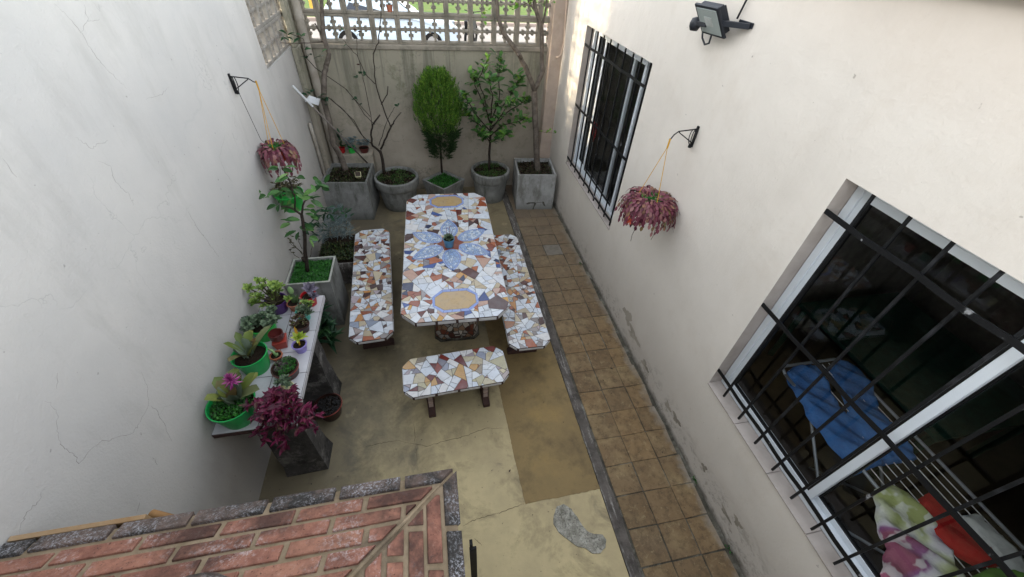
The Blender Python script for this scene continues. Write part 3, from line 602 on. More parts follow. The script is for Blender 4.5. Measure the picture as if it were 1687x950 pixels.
b = WMB(); b.box((1.79, 6.145, 0), (XR + .3, YB - .002 + .15, 3.9)); tag(b.build('corner_pier', 'tan', loc=(1.9, 6.2, 0), bevel=.008), 'tan plastered pier in the right rear corner behind the forked tree', 'pier')
p1 = py(938, -60, 6.12); p2 = py(929, 70, 6.12); p3 = py(924, 90, 6.12); p4 = py(916, 94, 6.12)
b = WMB(); b.tube([(p1.x, 6.12, 3.8), p1, p2, p3, (p3 + p4) / 2 + Vector((0, 0, -.012)), p4], .013, 10); tag(b.build('conduit', 'tan', loc=tuple(p3), smooth=True), 'painted conduit with hooked lower end running down the tan right pier', 'pipe')
# wall behind the photographer
b = WMB(); b.box((XL, -1.5, 0), (XR, -1.3, 2.3)); tag(b.build('rear_wall', 'wallR', loc=(0, -1.4, 0)), 'low cream wall closing the patio behind the brick barbecue', 'wall')

M['scar'] = patchmat('peeled_render', '#8f897d', '#a39d92', '#5d584d', '#b3aea4')
def scar(lst, seed):
    rg = random.Random(seed)
    for (u, v, wy, wz) in lst:
        p = px(u, v, XR - .0015); b = WMB(); n = 34; ring = []
        for k in range(n):
            a = 2 * PI * k / n; rr = 1 + .35 * math.sin(3 * a + seed + u) + rg.uniform(-.22, .22); ring.append(Vector((XR - .0015, p.y + wy * rr * math.cos(a), max(.004, p.z + wz * rr * math.sin(a)))))
        b.face(ring); o = b.build('peeled_patch', 'scar', house)
scar([(1034, 520, .10, .07), (1044, 552, .13, .05), (1062, 600, .07, .035), (1100, 668, .05, .035), (1114, 690, .06, .03), (1160, 770, .03, .03), (1215, 860, .04, .03), (1195, 845, .06, .02)], 4)
# ------------------------------------------------------------------ mosaic tables and benches
def clip(poly, a, b, c):           # keep a x + b y <= c
    out = []; n = len(poly)
    for i in range(n):
        p = poly[i]; q = poly[(i + 1) % n]; dp_ = a * p[0] + b * p[1] - c; dq = a * q[0] + b * q[1] - c
        if dp_ <= 0: out.append(p)
        if (dp_ < 0 < dq) or (dq < 0 < dp_):
            t = dp_ / (dp_ - dq); out.append((p[0] + (q[0] - p[0]) * t, p[1] + (q[1] - p[1]) * t))
    return out
def inset(poly, g):
    n = len(poly); out = list(poly)
    for i in range(n):
        p = poly[i]; q = poly[(i + 1) % n]; ex, ey = q[0] - p[0], q[1] - p[1]; L = math.hypot(ex, ey)
        if L < 1e-7: continue
        nx, ny = ey / L, -ex / L; out = clip(out, nx, ny, nx * p[0] + ny * p[1] - g)
        if len(out) < 3: return []
    return out
def area(p): return abs(sum(p[i][0] * p[(i + 1) % len(p)][1] - p[(i + 1) % len(p)][0] * p[i][1] for i in range(len(p)))) / 2
def shards(poly, sizes, rg, gap=.0019, avoid=None):
    """broken tile pieces: straight random breaks of a convex polygon, then chipped corners filled by small pieces"""
    small = sizes[0][0] * 1.12; out = []
    def cen(p): return (sum(q[0] for q in p) / len(p), sum(q[1] for q in p) / len(p))
    def split(p, tgt):
        a = area(p)
        if a < 1e-5: return
        c = cen(p); sxx = sum((q[0] - c[0]) ** 2 for q in p); syy = sum((q[1] - c[1]) ** 2 for q in p); sxy = sum((q[0] - c[0]) * (q[1] - c[1]) for q in p)
        th = .5 * math.atan2(2 * sxy, sxx - syy); ext = [((q[0] - c[0]) * math.cos(th) + (q[1] - c[1]) * math.sin(th)) for q in p]; L = max(ext) - min(ext)
        ew = [(-(q[0] - c[0]) * math.sin(th) + (q[1] - c[1]) * math.cos(th)) for q in p]; W_ = max(ew) - min(ew)
        if a < tgt and L < 2.6 * W_: out.append(p); return
        th2 = th + rg.gauss(0, .38); nx, ny = math.cos(th2), math.sin(th2); f = rg.uniform(.34, .66); o = min(ext) + L * f
        k = nx * (c[0] + o * math.cos(th)) + ny * (c[1] + o * math.sin(th)); p1 = clip(p, nx, ny, k); p2 = clip(p, -nx, -ny, -k)
        for q in (p1, p2):
            if len(q) >= 3: split(q, tgt if area(q) > .03 else small ** 2 * math.exp(rg.gauss(0, .75)) * 1.35)
    split(poly, .004 if area(poly) > .03 else small ** 2)
    res = []
    for p in out:
        a = area(p)
        if a > small ** 2 * .9 and len(p) >= 3:
            for _ in range(rg.choice((0, 1, 1, 2))):
                if len(p) < 3: break
                i = rg.randrange(len(p)); v = p[i]; a0 = p[i - 1]; a1 = p[(i + 1) % len(p)]
                l0 = math.hypot(a0[0] - v[0], a0[1] - v[1]); l1 = math.hypot(a1[0] - v[0], a1[1] - v[1])
                if min(l0, l1) < .02: continue
                f0 = min(.6, rg.uniform(.012, .04) / l0); f1 = min(.6, rg.uniform(.012, .04) / l1)
                m0 = (v[0] + (a0[0] - v[0]) * f0, v[1] + (a0[1] - v[1]) * f0); m1 = (v[0] + (a1[0] - v[0]) * f1, v[1] + (a1[1] - v[1]) * f1)
                res.append([m0, v, m1]); p = p[:i] + [m0, m1] + p[i + 1:]
        res.append(p)
    cells = []
    for p in res:
        c = inset(p, gap * rg.uniform(.7, 1.3))
        if len(c) >= 3 and area(c) > 1.5e-5: cells.append((c, math.sqrt(area(c) / PI)))
    return cells
WH = ['#c6cdd6', '#bcc4cf', '#ccd1d6', '#b9c0c8', '#c9c9c9', '#c2c6cc']
def mosaic_color(rg, r, mode):
    u = rg.random()
    if r < .013:
        return rg.choice(WH) if u < .72 else rg.choice(['#b9aa90', '#a89c98', '#9c6a52'])
    if mode == 'table': tab = [(.55, WH), (.70, ['#b4a78c', '#c0b294', '#a99b80']), (.82, ['#8a4a30', '#9a5a3c', '#7c4130']), (.87, ['#4a2420', '#5a2a24', '#3f2624']), (.93, ['#9c7e72', '#ac8c7c', '#b09486']), (.96, ['#2d4278', '#3f5690', '#26304e']), (.98, ['#b98a4a', '#b5893a']), (1.01, ['#8f8a8c', '#7f7b80'])]
    elif mode == 'bench': tab = [(.46, WH), (.60, ['#ada087', '#b8ab90', '#a0947c']), (.72, ['#84492f', '#945438', '#a06a40']), (.80, ['#3d2522', '#4c2c28']), (.93, ['#8c8684', '#968a88', '#a3979c', '#7c7674']), (.97, ['#9a7050', '#b07c44']), (1.01, ['#7b8494', '#8a93a3'])]
    else: tab = [(.48, WH), (.64, ['#b0a890', '#a6a184', '#bcb297']), (.74, ['#7c3428', '#5c1f20', '#6b2c26']), (.84, ['#7b7a86', '#8e94a4', '#8a8174']), (.92, ['#b08a50', '#b38248', '#a98f5a']), (1.01, ['#a09694', '#968d92'])]
    for lim, cs in tab:
        if u < lim:
            return rg.choice(cs)
def octo(L, W, c): return [(-W / 2 + c, -L / 2), (W / 2 - c, -L / 2), (W / 2, -L / 2 + c), (W / 2, L / 2 - c), (W / 2 - c, L / 2), (-W / 2 + c, L / 2), (-W / 2, L / 2 - c), (-W / 2, -L / 2 + c)]
def slab(t, L, W, c, ztop, th, name):
    oc = octo(L, W, c)
    b = MB(); b.prism(oc, ztop - th, ztop - .006); b.build(name, 'slabside', t, bevel=.003)
    b = MB(); b.prism(inset(oc, .002), ztop - .0055, ztop - .003); b.build('grout_bed', 'mgrout', t)
    b = MB(); n = len(oc)
    for i in range(n):
        p = Vector((*oc[i], 0)); q = Vector((*oc[(i + 1) % n], 0)); d = (q - p); Ls = d.length; d.normalize(); nn = Vector((d.y, -d.x, 0)); k = max(1, round(Ls / .2))
        for s_ in range(k):
            a = p + d * (Ls * s_ / k + .012); e = p + d * (Ls * (s_ + 1) / k - .012); pts = [(a.x, a.y), (a.x + nn.x * .004, a.y + nn.y * .004), (e.x + nn.x * .004, e.y + nn.y * .004), (e.x, e.y)]
            b.prism(pts[::-1] if False else pts, ztop - th + .012, ztop - .012)
    b.build('edge_tiles', 'striptile', t)
    return oc
def lens(cx, cy, ang, L, W, n=9):
    ca, sa = math.cos(ang), math.sin(ang); lo = [((L * t), -W / 2 * math.sin(PI * t ** .85) ** .9) for t in [i / n for i in range(n + 1)]]; up = [(L * t, W / 2 * math.sin(PI * t ** .85) ** .9) for t in [i / n for i in range(n - 1, 0, -1)]]
    return [(cx + x * ca - y * sa, cy + x * sa + y * ca) for x, y in lo + up]
def mosaic_table():
    t = thing('mosaic_table', 'long mosaic dining table with a blue six petal flower on its top', 'table', (.135, 3.605, 0), R(-1.3))
    L, W, zt = 2.27, 1.0, .76
    oc = slab(t, L, W, .13, zt, .055, 'tabletop'); rg = random.Random(11)
    b = MB()
    pet = [lens(.085 * math.cos(R(a)), .085 * math.sin(R(a)), R(a), .405, .205) for a in (90, 30, -30, -90, -149, 150)]; fy = .03; pet = [[(x, y + fy) for x, y in p] for p in pet]
    blue = ['#93a9c8', '#a3b6cf', '#829cc4', '#b3c2d4', '#8aa2c6', '#bfcad6']
    for c, r in shards(oc, [(.058, 900), (.04, 1400), (.026, 1600), (.014, 4200)], rg):
        b.prism(c, zt - .003, zt + rg.uniform(-.0004, .0004), c=mosaic_color(rg, r, 'table'))
    for p in pet:       # petals: rim pieces then blue shards
        b.prism(p, zt + .0005, zt + .001, c='#55565a'); inn = inset(p, .022)
        n = len(p)
        for i in range(n):
            a0, a1 = p[i], p[(i + 1) % n]
            cx = sum(q[0] for q in p) / n; cy = sum(q[1] for q in p) / n
            ex, ey = a1[0] - a0[0], a1[1] - a0[1]; l_ = math.hypot(ex, ey); ex /= l_; ey /= l_; nx, ny = -ey, ex
            g = .0015; q = [(a0[0] + ex * g + nx * g, a0[1] + ey * g + ny * g), (a1[0] - ex * g + nx * g, a1[1] - ey * g + ny * g), (a1[0] - ex * g * 2 + nx * .020, a1[1] - ey * g * 2 + ny * .020), (a0[0] + ex * g * 2 + nx * .020, a0[1] + ey * g * 2 + ny * .020)]
            b.prism(q, zt + .001, zt + .0016, c=rg.choice(['#8499c8', '#8ba0cc', '#7d93c4']))
        for c, r in shards(inn, [(.024, 200)], rg, .0014): b.prism(c, zt + .001, zt + .0017, c=rg.choice(blue))
    hx = [(.105 * math.cos(R(60 * k + 3)) , .09 * math.sin(R(60 * k + 3)) + fy) for k in range(6)]
    hh = []; 
    for k in range(12):
        r_ = .155 if k % 2 == 0 else .105; hh.append((r_ * math.cos(R(30 * k + 2)), r_ * math.sin(R(30 * k + 2)) + fy))
    b.prism(hh, zt + .0018, zt + .0026, c='#7a3d28')
    for sy in (-.885, .94):
        A, B_, c_ = .215, .155, .09; o1 = [(x, y + sy) for x, y in [(-A + c_, -B_), (A - c_, -B_), (A, -B_ + c_), (A, B_ - c_), (A - c_, B_), (-A + c_, B_), (-A, B_ - c_), (-A, -B_ + c_)]]
        b.prism(o1, zt + .0005, zt + .001, c='#55565a'); n = 8; cen = (0, sy)
        sc_in = .86
        for i in range(n):
            p, q = o1[i], o1[(i + 1) % n]; kk = 3 if i in (0, 4) else 1
            for s_ in range(kk):
                lerp = lambda a, c, f: (a[0] + (c[0] - a[0]) * f, a[1] + (c[1] - a[1]) * f)
                a0 = lerp(p, q, s_ / kk + .01); a1 = lerp(p, q, (s_ + 1) / kk - .01)
                pin = ((p[0]) * .9, sy + (p[1] - sy) * .80); qin = (q[0] * .9, sy + (q[1] - sy) * .80)
                b0 = lerp(pin, qin, s_ / kk + .01); b1 = lerp(pin, qin, (s_ + 1) / kk - .01)
                b.prism([a0, a1, b1, b0], zt + .001, zt + .0016, c=rg.choice(['#8296cc', '#8a9ccf', '#7b90c8']))
        b.prism([(x * .885, sy + (y - sy) * .775) for x, y in o1], zt + .001, zt + .0018, c='#ab9268')
    # the single dark brown tile raised at the near right corner
    b.prism([(.30, -1.03), (.46, -1.07), (.50, -.97), (.40, -.86), (.30, -.93)], zt + .0006, zt + .0018, c='#4a3230')
    b.build('mosaic', 'mosaic', t)
    for sy in (-.55, .62):
        b = MB()
        def ring(w, d, z, c=.06): return [Vector((x, y + sy, z)) for x, y in octo(d, w, c)]
        R_ = [ring(.46, .36, .03), ring(.47, .37, .07), ring(.36, .26, .32), ring(.34, .24, .46), ring(.42, .34, .705)]
        for a_, c_ in zip(R_, R_[1:]): b.frustum(a_, c_)
        b.build('pedestal', 'pedestal', t)
        b = MB(); b.prism([(x, y + sy) for x, y in octo(.39, .49, .06)], 0, .03); b.build('plinth', 'grout', t)
    return t
mosaic_table()
def bench(L, W, loc, rz, label, seed, mode, sizes, leg_y):
    t = thing('mosaic_bench', label, 'bench', (loc[0], loc[1], 0), rz); zt = .45; rg = random.Random(seed)
    oc = slab(t, L, W, .075, zt, .045, 'seat'); b = MB()
    for c, r in shards(oc, sizes, rg, .002): b.prism(c, zt - .003, zt + rg.uniform(-.0004, .0004), c=mosaic_color(rg, r, mode))
    b.build('mosaic', 'mosaic', t)
    for s_ in (-1, 1):
        yc = s_ * leg_y; b = MB()
        prof = [(-.16, 0), (.16, 0), (.16, .045), (.10, .075), (.08, .2), (.09, .33), (.15, .404), (-.15, .404), (-.09, .33), (-.08, .2), (-.10, .075), (-.16, .045)]
        mt = Matrix(((0, 0, 1, 0), (1, 0, 0, 0), (0, 1, 0, 0), (0, 0, 0, 1)))      # prism (x,y,z) -> (z, x, y)
        mt = Matrix(((1, 0, 0, 0), (0, 0, 1, 0), (0, 1, 0, 0), (0, 0, 0, 1)))
        b.prism(prof[::-1], yc - .032, yc + .032, mat=mt); lg = b.build('leg', 'slabside', t, bevel=.004)
        b = MB()
        for k in range(5):
            z0 = .085 + k * .062
            for s2 in (-1, 1):
                xx = .087 if k < 3 else .10; b.cbox((s2 * (.094 + (0 if k < 3 else .006 * k)), yc, z0 + .022), (.012, .04, .045))
        b.build('leg_tiles', 'smalltile', lg)
    return t
SZ = [(.050, 500), (.034, 700), (.022, 900), (.012, 2600)]
bench(1.87, .41, (-.755, 3.54), R(3.3), 'mosaic bench on the left of the table beside the planters', 21, 'bench', SZ, .62)
bench(1.87, .41, (.795, 3.235), R(-.5), 'mosaic bench on the right of the table beside the tiled path', 22, 'bench', SZ, .62)
bench(.92, .41, (.055, 2.145), R(3.0 - 90), 'short mosaic bench standing across the near end of the table', 23, 'near', [(.062, 500), (.042, 700), (.028, 900), (.014, 2600)], .255)

# ------------------------------------------------------------------ plants: helpers
def rv(rg, s_=1): return Vector((rg.uniform(-s_, s_), rg.uniform(-s_, s_), rg.uniform(-s_, s_)))
def cover(b, test, x0, x1, y0, y1, z, n, rg, size=.014, hgt=.02, mi=0):
    k = 0
    while k < n:
        x = rg.uniform(x0, x1); y = rg.uniform(y0, y1)
        if not test(x, y): continue
        k += 1; a = rg.uniform(0, 2 * PI); el = rg.uniform(.15, 1.1); d = Vector((math.cos(a) * math.cos(el), math.sin(a) * math.cos(el), math.sin(el)))
        b.leaf((x, y, z + rg.uniform(0, hgt)), d, (0, 0, 1), size * rg.uniform(.7, 1.4), size * rg.uniform(.5, .8), mi, seg=1 if size < .012 else 2, fold=.2)
def rosette(b, c, r, n, rg, up=(0, 0, 1), wid=.42, shape='spoon', mi=0, lo=.15, hi=1.25):
    c = Vector(c); q = Vector((0, 0, 1)).rotation_difference(Vector(up)); ga = 2.39996
    for i in range(n):
        t = i / n; el = lo + (hi - lo) * t; a = i * ga; L = r * (1 - .62 * t)
        d = q @ Vector((math.cos(a) * math.cos(el), math.sin(a) * math.cos(el), math.sin(el)))
        nn = q @ Vector((-math.cos(a) * math.sin(el), -math.sin(a) * math.sin(el), math.cos(el)))
        b.leaf(c + q @ Vector((0, 0, r * .12 * t)), d, nn, L, L * wid, mi, seg=3, shape=shape, fold=.35, droop=-.25)
def potmesh(c, rt, rb, h, lip=.006, th=.004, n=28, tilt=None):
    b = WMB(); b.lathe([(0.001, 0), (rb, 0), (rb * 1.0 + (rt - rb) * .55, h * .55), (rt, h - lip * 1.6), (rt + lip * .6, h - lip * 1.4), (rt + lip * .6, h), (rt - th, h), (rt - th * 1.5, h - lip * 2), (rb + (rt - rb) * .5 - th, h * .5), (.001, h * .5)], c, n, mat=tilt); return b
def potted(name, label, c, rt, rb, h, potm, soilf=.82, smooth=True, soil='soil', cat='potted plant', group=None):
    t = thing(name, label, cat, tuple(c), 0, group)
    potmesh(c, rt, rb, h).build('pot', potm, t, smooth=True, auto=40)
    b = WMB(); b.disc((c[0], c[1], c[2] + h * soilf), rb + (rt - rb) * soilf - .002, 24); b.build('soil', soil, t)
    return t
def branch(b, pts, r0, r1, n=7, jit=0, rg=None):
    pts = [Vector(p) for p in pts]; out = [pts[0]]
    for i in range(len(pts) - 1):
        for k in range(1, 4):
            p = pts[i].lerp(pts[i + 1], k / 3)
            if jit and k < 3: p = p + rv(rg, jit)
            out.append(p)
    N = len(out); b.tube(out, [r0 + (r1 - r0) * i / (N - 1) for i in range(N)], n); return out

# ------------------------------------------------------------------ planters on the rear row
def square_planter(t, w_, h, mat, zs, wb=None, th=.028, cover_n=0, cm='moss', lit=0, seed=1, rim=None):
    wb = wb or w_; b = MB(); sq = lambda s_, z: [Vector((-s_ / 2, -s_ / 2, z)), Vector((s_ / 2, -s_ / 2, z)), Vector((s_ / 2, s_ / 2, z)), Vector((-s_ / 2, s_ / 2, z))]
    o0, o1, i1, i0 = sq(wb, 0), sq(w_, h), sq(w_ - 2 * th, h), sq(wb - 2 * th + (w_ - wb) * .6, zs - .02)
    for a_, c_ in ((o0, o1), (o1, i1), (i1, i0)):
        for k in range(4): b.face([a_[k], a_[(k + 1) % 4], c_[(k + 1) % 4], c_[k]])
    b.face(o0[::-1]); b.face(i0); pl_ = b.build('planter', mat, t)
    b = MB(); s_ = w_ - 2 * th - .001 - (w_ - wb) * .2; nn = 10; rg = random.Random(seed); V = []
    zz = [[zs + rg.uniform(-.008, .008) for _ in range(nn + 1)] for _ in range(nn + 1)]
    for i in range(nn):
        for k in range(nn):
            P_ = lambda i, k: (-s_ / 2 + s_ * i / nn, -s_ / 2 + s_ * k / nn, zz[i][k]); b.face([P_(i, k), P_(i + 1, k), P_(i + 1, k + 1), P_(i, k + 1)])
    b.build('soil', 'soil', t)
    if cover_n:
        b = MB(); cover(b, lambda x, y: True, -s_ / 2 + .01, s_ / 2 - .01, -s_ / 2 + .01, s_ / 2 - .01, zs, cover_n, rg, .02 if cm != 'cover' else .022)
        o = b.build('ground_cover', cm, t); o['kind'] = 'stuff'
    if lit:
        b = MB(); cover(b, lambda x, y: True, -s_ / 2 + .01, s_ / 2 - .01, -s_ / 2 + .01, s_ / 2 - .01, zs, lit, rg, .03, .008); o = b.build('leaf_litter', 'litter', t); o['kind'] = 'stuff'
    return pl_
def round_planter(t, rt, rb, h, mat, zs, seed, cover_n):
    b = MB(); b.lathe([(.001, 0), (rb, 0), (rb + (rt - rb) * .68, h * .70), (rt - .005, h * .72), (rt + .005, h * .75), (rt + .008, h - .012), (rt, h), (rt - .028, h), (rt - .034, h - .03), (rb + (rt - rb) * .6, zs - .05), (.001, zs - .05)], n=48)
    b.build('planter', mat, t, smooth=True, auto=35); b = MB(); b.disc((0, 0, zs), rt - .034, 40); b.build('soil', 'soil', t)
    rg = random.Random(seed); b = MB(); rr = rt - .045; cover(b, lambda x, y: x * x + y * y < rr * rr and math.sin(x * 17 + seed) + math.sin(y * 21 + seed * 2) + rg.uniform(-.8, .8) > -.5, -rr, rr, -rr, rr, zs, cover_n, rg, .02, .03); o = b.build('ground_cover', 'potcover', t); o['kind'] = 'stuff'
    b = MB(); cover(b, lambda x, y: x * x + y * y < rr * rr, -rr, rr, -rr, rr, zs, cover_n // 3, rg, .026, .008); o = b.build('leaf_litter', 'litter', t); o['kind'] = 'stuff'
def path_y(ptsY): return [py(u, v, y) for u, v, y in ptsY]
def leafy(b, pts, n, rg, L, W, spread=.03, droop=.3, mi=0, up=.3, shape='oval'):
    for p in pts:
        for _ in range(n):
            a = rg.uniform(0, 2 * PI); d = Vector((math.cos(a), math.sin(a), rg.uniform(-.3, .8) + up * .5)); q = p + rv(rg, spread)
            b.leaf(q, d, Vector((rg.uniform(-.4, .4), rg.uniform(-.4, .4), 1)), L * rg.uniform(.65, 1.2), W * rg.uniform(.7, 1.2), mi, droop=droop, shape=shape)

# 1 leaning bare tree, left rear
t = thing('potted_tree', 'leaning bare grey trunk in the large square cement planter at the rear left', 'potted tree', (-1.205, 5.76, 0), R(-5))
square_planter(t, .63, .61, 'cement', .55, cover_n=800, lit=350, seed=31)
rg = random.Random(41)
b = WMB(); tr_ = path_y([(570, 280, 5.62), (560, 255, 5.68), (549, 236, 5.72), (544, 205, 5.76), (533, 165, 5.8), (534, 125, 5.86), (537, 108, 5.9)])
branch(b, tr_, .042, .030, 10, .006, rg); f1 = tr_[-1]
p2 = path_y([(537, 108, 5.9), (542, 88, 5.95), (533, 62, 6.0), (531, 30, 6.02), (529, -10, 6.03), (527, -60, 6.03)]); branch(b, p2, .03, .02, 9, .006, rg)
branch(b, path_y([(533, 62, 6.0), (524, 48, 6.0), (519, 38, 6.0)]), .014, .008, 7, .003, rg); branch(b, path_y([(531, 68, 6.0), (516, 70, 5.9), (490, 71, 5.8), (462, 70, 5.7)]), .008, .004, 6, .003, rg)
br = path_y([(545, 205, 5.76), (535, 200, 5.7), (560, 165, 5.8), (580, 196, 5.85)]); b.build('trunk', 'bark', t, smooth=True)
b = WMB(); 
for (u, v, y, n) in ((472, 58, 5.75, 4), (480, 66, 5.75, 3), (500, 62, 5.8, 3), (505, 93, 5.9, 3), (528, 92, 5.9, 4), (510, 155, 5.75, 4), (521, 160, 5.75, 3), (538, 165, 5.75, 4), (540, 160, 5.75, 2), (504, 80, 5.9, 2)):
    leafy(b, [py(u, v, y)], n, rg, .09, .055, .03, .6)
b.build('leaves', 'roseleaf', t)
b = WMB(); branch(b, path_y([(478, 55, 5.75), (500, 64, 5.8), (505, 93, 5.9)]), .004, .003, 5); branch(b, path_y([(500, 90, 5.9), (520, 112, 5.9), (568, 145, 5.9), (592, 172, 5.9), (610, 192, 5.85)]), .005, .004, 5); branch(b, path_y([(541, 160, 5.78), (562, 178, 5.8), (583, 198, 5.8), (600, 228, 5.8), (606, 236, 5.8)]), .006, .004, 5); b.build('branch', 'barkdark', t)
# small things in planter 1
p = pz(591, 291, .575); tt = thing('empty_pot', 'small cream square pot lying on the soil of the rear left planter', 'pot', tuple(p), .1)
b = MB(); mt = Matrix.Rotation(R(35), 4, 'X')
b.frustum([mt @ Vector(v) for v in ((-.032, -.032, 0), (.032, -.032, 0), (.032, .032, 0), (-.032, .032, 0))], [mt @ Vector(v) for v in ((-.045, -.045, .08), (.045, -.045, .08), (.045, .045, .08), (-.045, .045, .08))]); b.build('pot_body', 'cream_plastic', tt, bevel=.012)
b = MB(); b.frustum([mt @ Vector(v) for v in ((-.035, -.035, .0812), (.035, -.035, .0812), (.035, .035, .0812), (-.035, .035, .0812))], [mt @ Vector(v) for v in ((-.035, -.035, .0822), (.035, -.035, .0822), (.035, .035, .0822), (-.035, .035, .0822))]); b.build('opening', 'litter', tt)
# 2 rose bush in round pot
t = thing('rose_bush', 'sparse thorny rose bush with dead buds in a round cement pot', 'potted plant', (-.535, 5.83, 0))
round_planter(t, .325, .235, .50, 'cement', .455, 51, 900); rg = random.Random(51)
b = WMB(); Y0 = 5.83
def br_(pp, r0, r1, jit=.008): return branch(b, path_y([(u, v, y) for u, v, y in pp]), r0, r1, 7, jit, rg)
br_([(633, 285, 5.83), (630, 262, 5.83), (626, 248, 5.83)], .024, .02, .003)
br_([(626, 250, 5.83), (614, 240, 5.8), (611, 222, 5.8), (614, 205, 5.8), (626, 189, 5.82)], .016, .010)
br_([(627, 246, 5.83), (637, 225, 5.85), (646, 205, 5.88), (650, 198, 5.88)], .014, .009); br_([(649, 200, 5.88), (656, 190, 5.9), (661, 185, 5.9)], .006, .005, .003)
br_([(644, 210, 5.88), (634, 185, 5.9), (622, 150, 5.95), (617, 125, 5.98), (615, 88, 6.0)], .009, .006); br_([(615, 88, 6.0), (624, 70, 6.0), (626, 40, 6.05), (628, 10, 6.1), (627, -20, 6.1)], .007, .005)
br_([(628, 172, 5.92), (638, 155, 5.93), (639, 142, 5.93)], .007, .006, .003); br_([(618, 138, 5.96), (600, 118, 5.96), (588, 90, 5.96), (573, 75, 5.96), (566, 66, 5.96)], .005, .003)
br_([(618, 205, 5.82), (600, 188, 5.8), (585, 165, 5.8), (570, 146, 5.8)], .005, .003); br_([(612, 222, 5.8), (612, 200, 5.8), (606, 165, 5.85), (598, 130, 5.9), (594, 112, 5.9), (588, 82, 5.9), (589, 55, 5.9)], .005, .003)
br_([(624, 240, 5.83), (632, 215, 5.8), (645, 185, 5.8), (650, 176, 5.8)], .005, .003); br_([(612, 236, 5.8), (596, 222, 5.75), (580, 198, 5.7), (560, 175, 5.7), (545, 162, 5.7)], .006, .003)
b.build('stems', 'barkdark', t, smooth=True)
b = WMB(); 
for (u, v, y, n) in ((594, 120, 5.9, 5), (600, 124, 5.9, 4), (588, 128, 5.9, 3), (588, 165, 5.85, 4), (592, 170, 5.85, 2), (651, 174, 5.8, 5), (657, 172, 5.8, 3), (568, 75, 5.95, 2), (566, 50, 5.95, 2), (540, 172, 5.7, 3)):
    leafy(b, [py(u, v, y)], n, rg, .055, .035, .02, .3)
b.build('leaves', 'roseleaf', t)
b = WMB()
for (u, v, y) in ((584, 49, 5.9), (590, 107, 5.9), (592, 53, 5.92)):
    b = WMB(); q = py(u, v, y); rosette(b, q, .026, 14, rg, wid=.9); b.build('dead_flower', 'rust', t)

# 3 conifer in diamond pot
t = thing('conifer', 'bright green oval conifer in the small diamond turned square planter', 'potted tree', (.18, 5.92, 0), R(45 - 3))
square_planter(t, .48, .36, 'cement', .32, wb=.36, cover_n=1500, cm='cover', seed=61)
rg = random.Random(61); b = WMB(); base = py(728, 282, 5.9); topc = py(720, 128, 5.9); branch(b, [base + Vector((0, 0, -.02)), py(726, 250, 5.9), py(724, 215, 5.9), py(722, 160, 5.9)], .017, .008, 8, .004, rg); b.build('trunk', 'barkdark', t, smooth=True)
b = WMB(); zb, zt_ = py(727, 262, 5.9).z, py(720, 126, 5.9).z; cx0 = py(722, 180, 5.9).x
sprays = []
for i in range(1500):
    s_ = rg.random() ** .75; z = zb + (zt_ - zb) * s_
    prof = .10 + .10 * s_ / .34 if s_ < .34 else .19 + .125 * math.sin(min(1, (s_ - .34) / .22) * PI / 2) if s_ < .56 else .315 * max(0, 1 - ((s_ - .56) / .46) ** 1.9) ** .5
    a = rg.uniform(0, 2 * PI); r_ = prof * (rg.uniform(.3, 1.0) ** .5) * (1 + .12 * math.sin(a * 5 + z * 19) + .07 * math.sin(a * 11 - z * 31))
    if s_ < .10 and rg.random() < .5: continue
    sprays.append((Vector((cx0 + .02 * (1 - s_) + r_ * math.cos(a), 5.9 + r_ * math.sin(a), z)), a, s_))
b2 = WMB()
for (p, a, s_) in sprays:
    up_ = Vector((math.cos(a) * .35, math.sin(a) * .35, 1)).normalized() if s_ > .36 else Vector((math.cos(a) * .8, math.sin(a) * .8, .35)).normalized()
    for q in range(26):
        f = rg.random(); o_ = p + up_ * (.11 * f) + rv(rg, .014 * (1.25 - f)); d = up_ + rv(rg, .75 * (1.1 - f * .6)); (b if s_ > .36 and (s_ > .5 or rg.random() < .6) else b2).leaf(o_, d, rv(rg),   .030 * rg.uniform(.6, 1.2), .012, 0, seg=1, fold=.4, shape='blade')
b2.build('lower_crown', 'coniferdark', t)
b.build('crown', 'conifer', t)
# 4 camellia in round pot
t = thing('camellia', 'leafy camellia bush in a round cement pot between conifer and forked tree', 'potted plant', (.935, 5.94, 0))
round_planter(t, .305, .235, .50, 'cement', .455, 71, 1200); rg = random.Random(71)
b = WMB(); base = py(805, 283, 5.93); tips = []
st = [py(u, v, 5.93) for u, v in ((806, 280), (806, 255), (808, 230), (808, 205))]; branch(b, st, .02, .014, 8, .004, rg)
ends = [((808, 205), (800, 170, 5.9), (788, 130, 5.9), (803, 100, 5.9)), ((808, 205), (822, 165, 5.95), (822, 120, 6.0), (824, 98, 6.0)), ((807, 215), (785, 190, 5.8), (770, 165, 5.75), (764, 158, 5.75)), ((808, 215), (835, 185, 5.95), (858, 170, 6.0), (868, 165, 6.0)), ((807, 225), (830, 205, 5.85), (855, 200, 5.8), (866, 195, 5.8)), ((807, 228), (790, 205, 5.9), (775, 195, 5.95), (768, 188, 5.95)), ((808, 200), (812, 160, 5.8), (808, 140, 5.7), (806, 130, 5.7)), ((808, 205), (840, 160, 6.05), (850, 140, 6.05), (856, 128, 6.05)), ((807, 235), (800, 225, 5.8), (792, 218, 5.75), (788, 222, 5.72)), ((807, 235), (820, 228, 5.8), (826, 225, 5.75), (832, 222, 5.72)), ((808, 205), (800, 180, 6.05), (782, 140, 6.1), (780, 125, 6.1)), ((808, 210), (822, 195, 5.75), (835, 175, 5.68), (845, 168, 5.65))]
for e in ends:
    pts = [py(e[0][0], e[0][1], 5.93)] + [py(*k) for k in e[1:]]; o_ = branch(b, pts, .010, .004, 6, .012, rg); tips.append(o_)
b.build('stems', 'barkdark', t, smooth=True)
b = WMB()
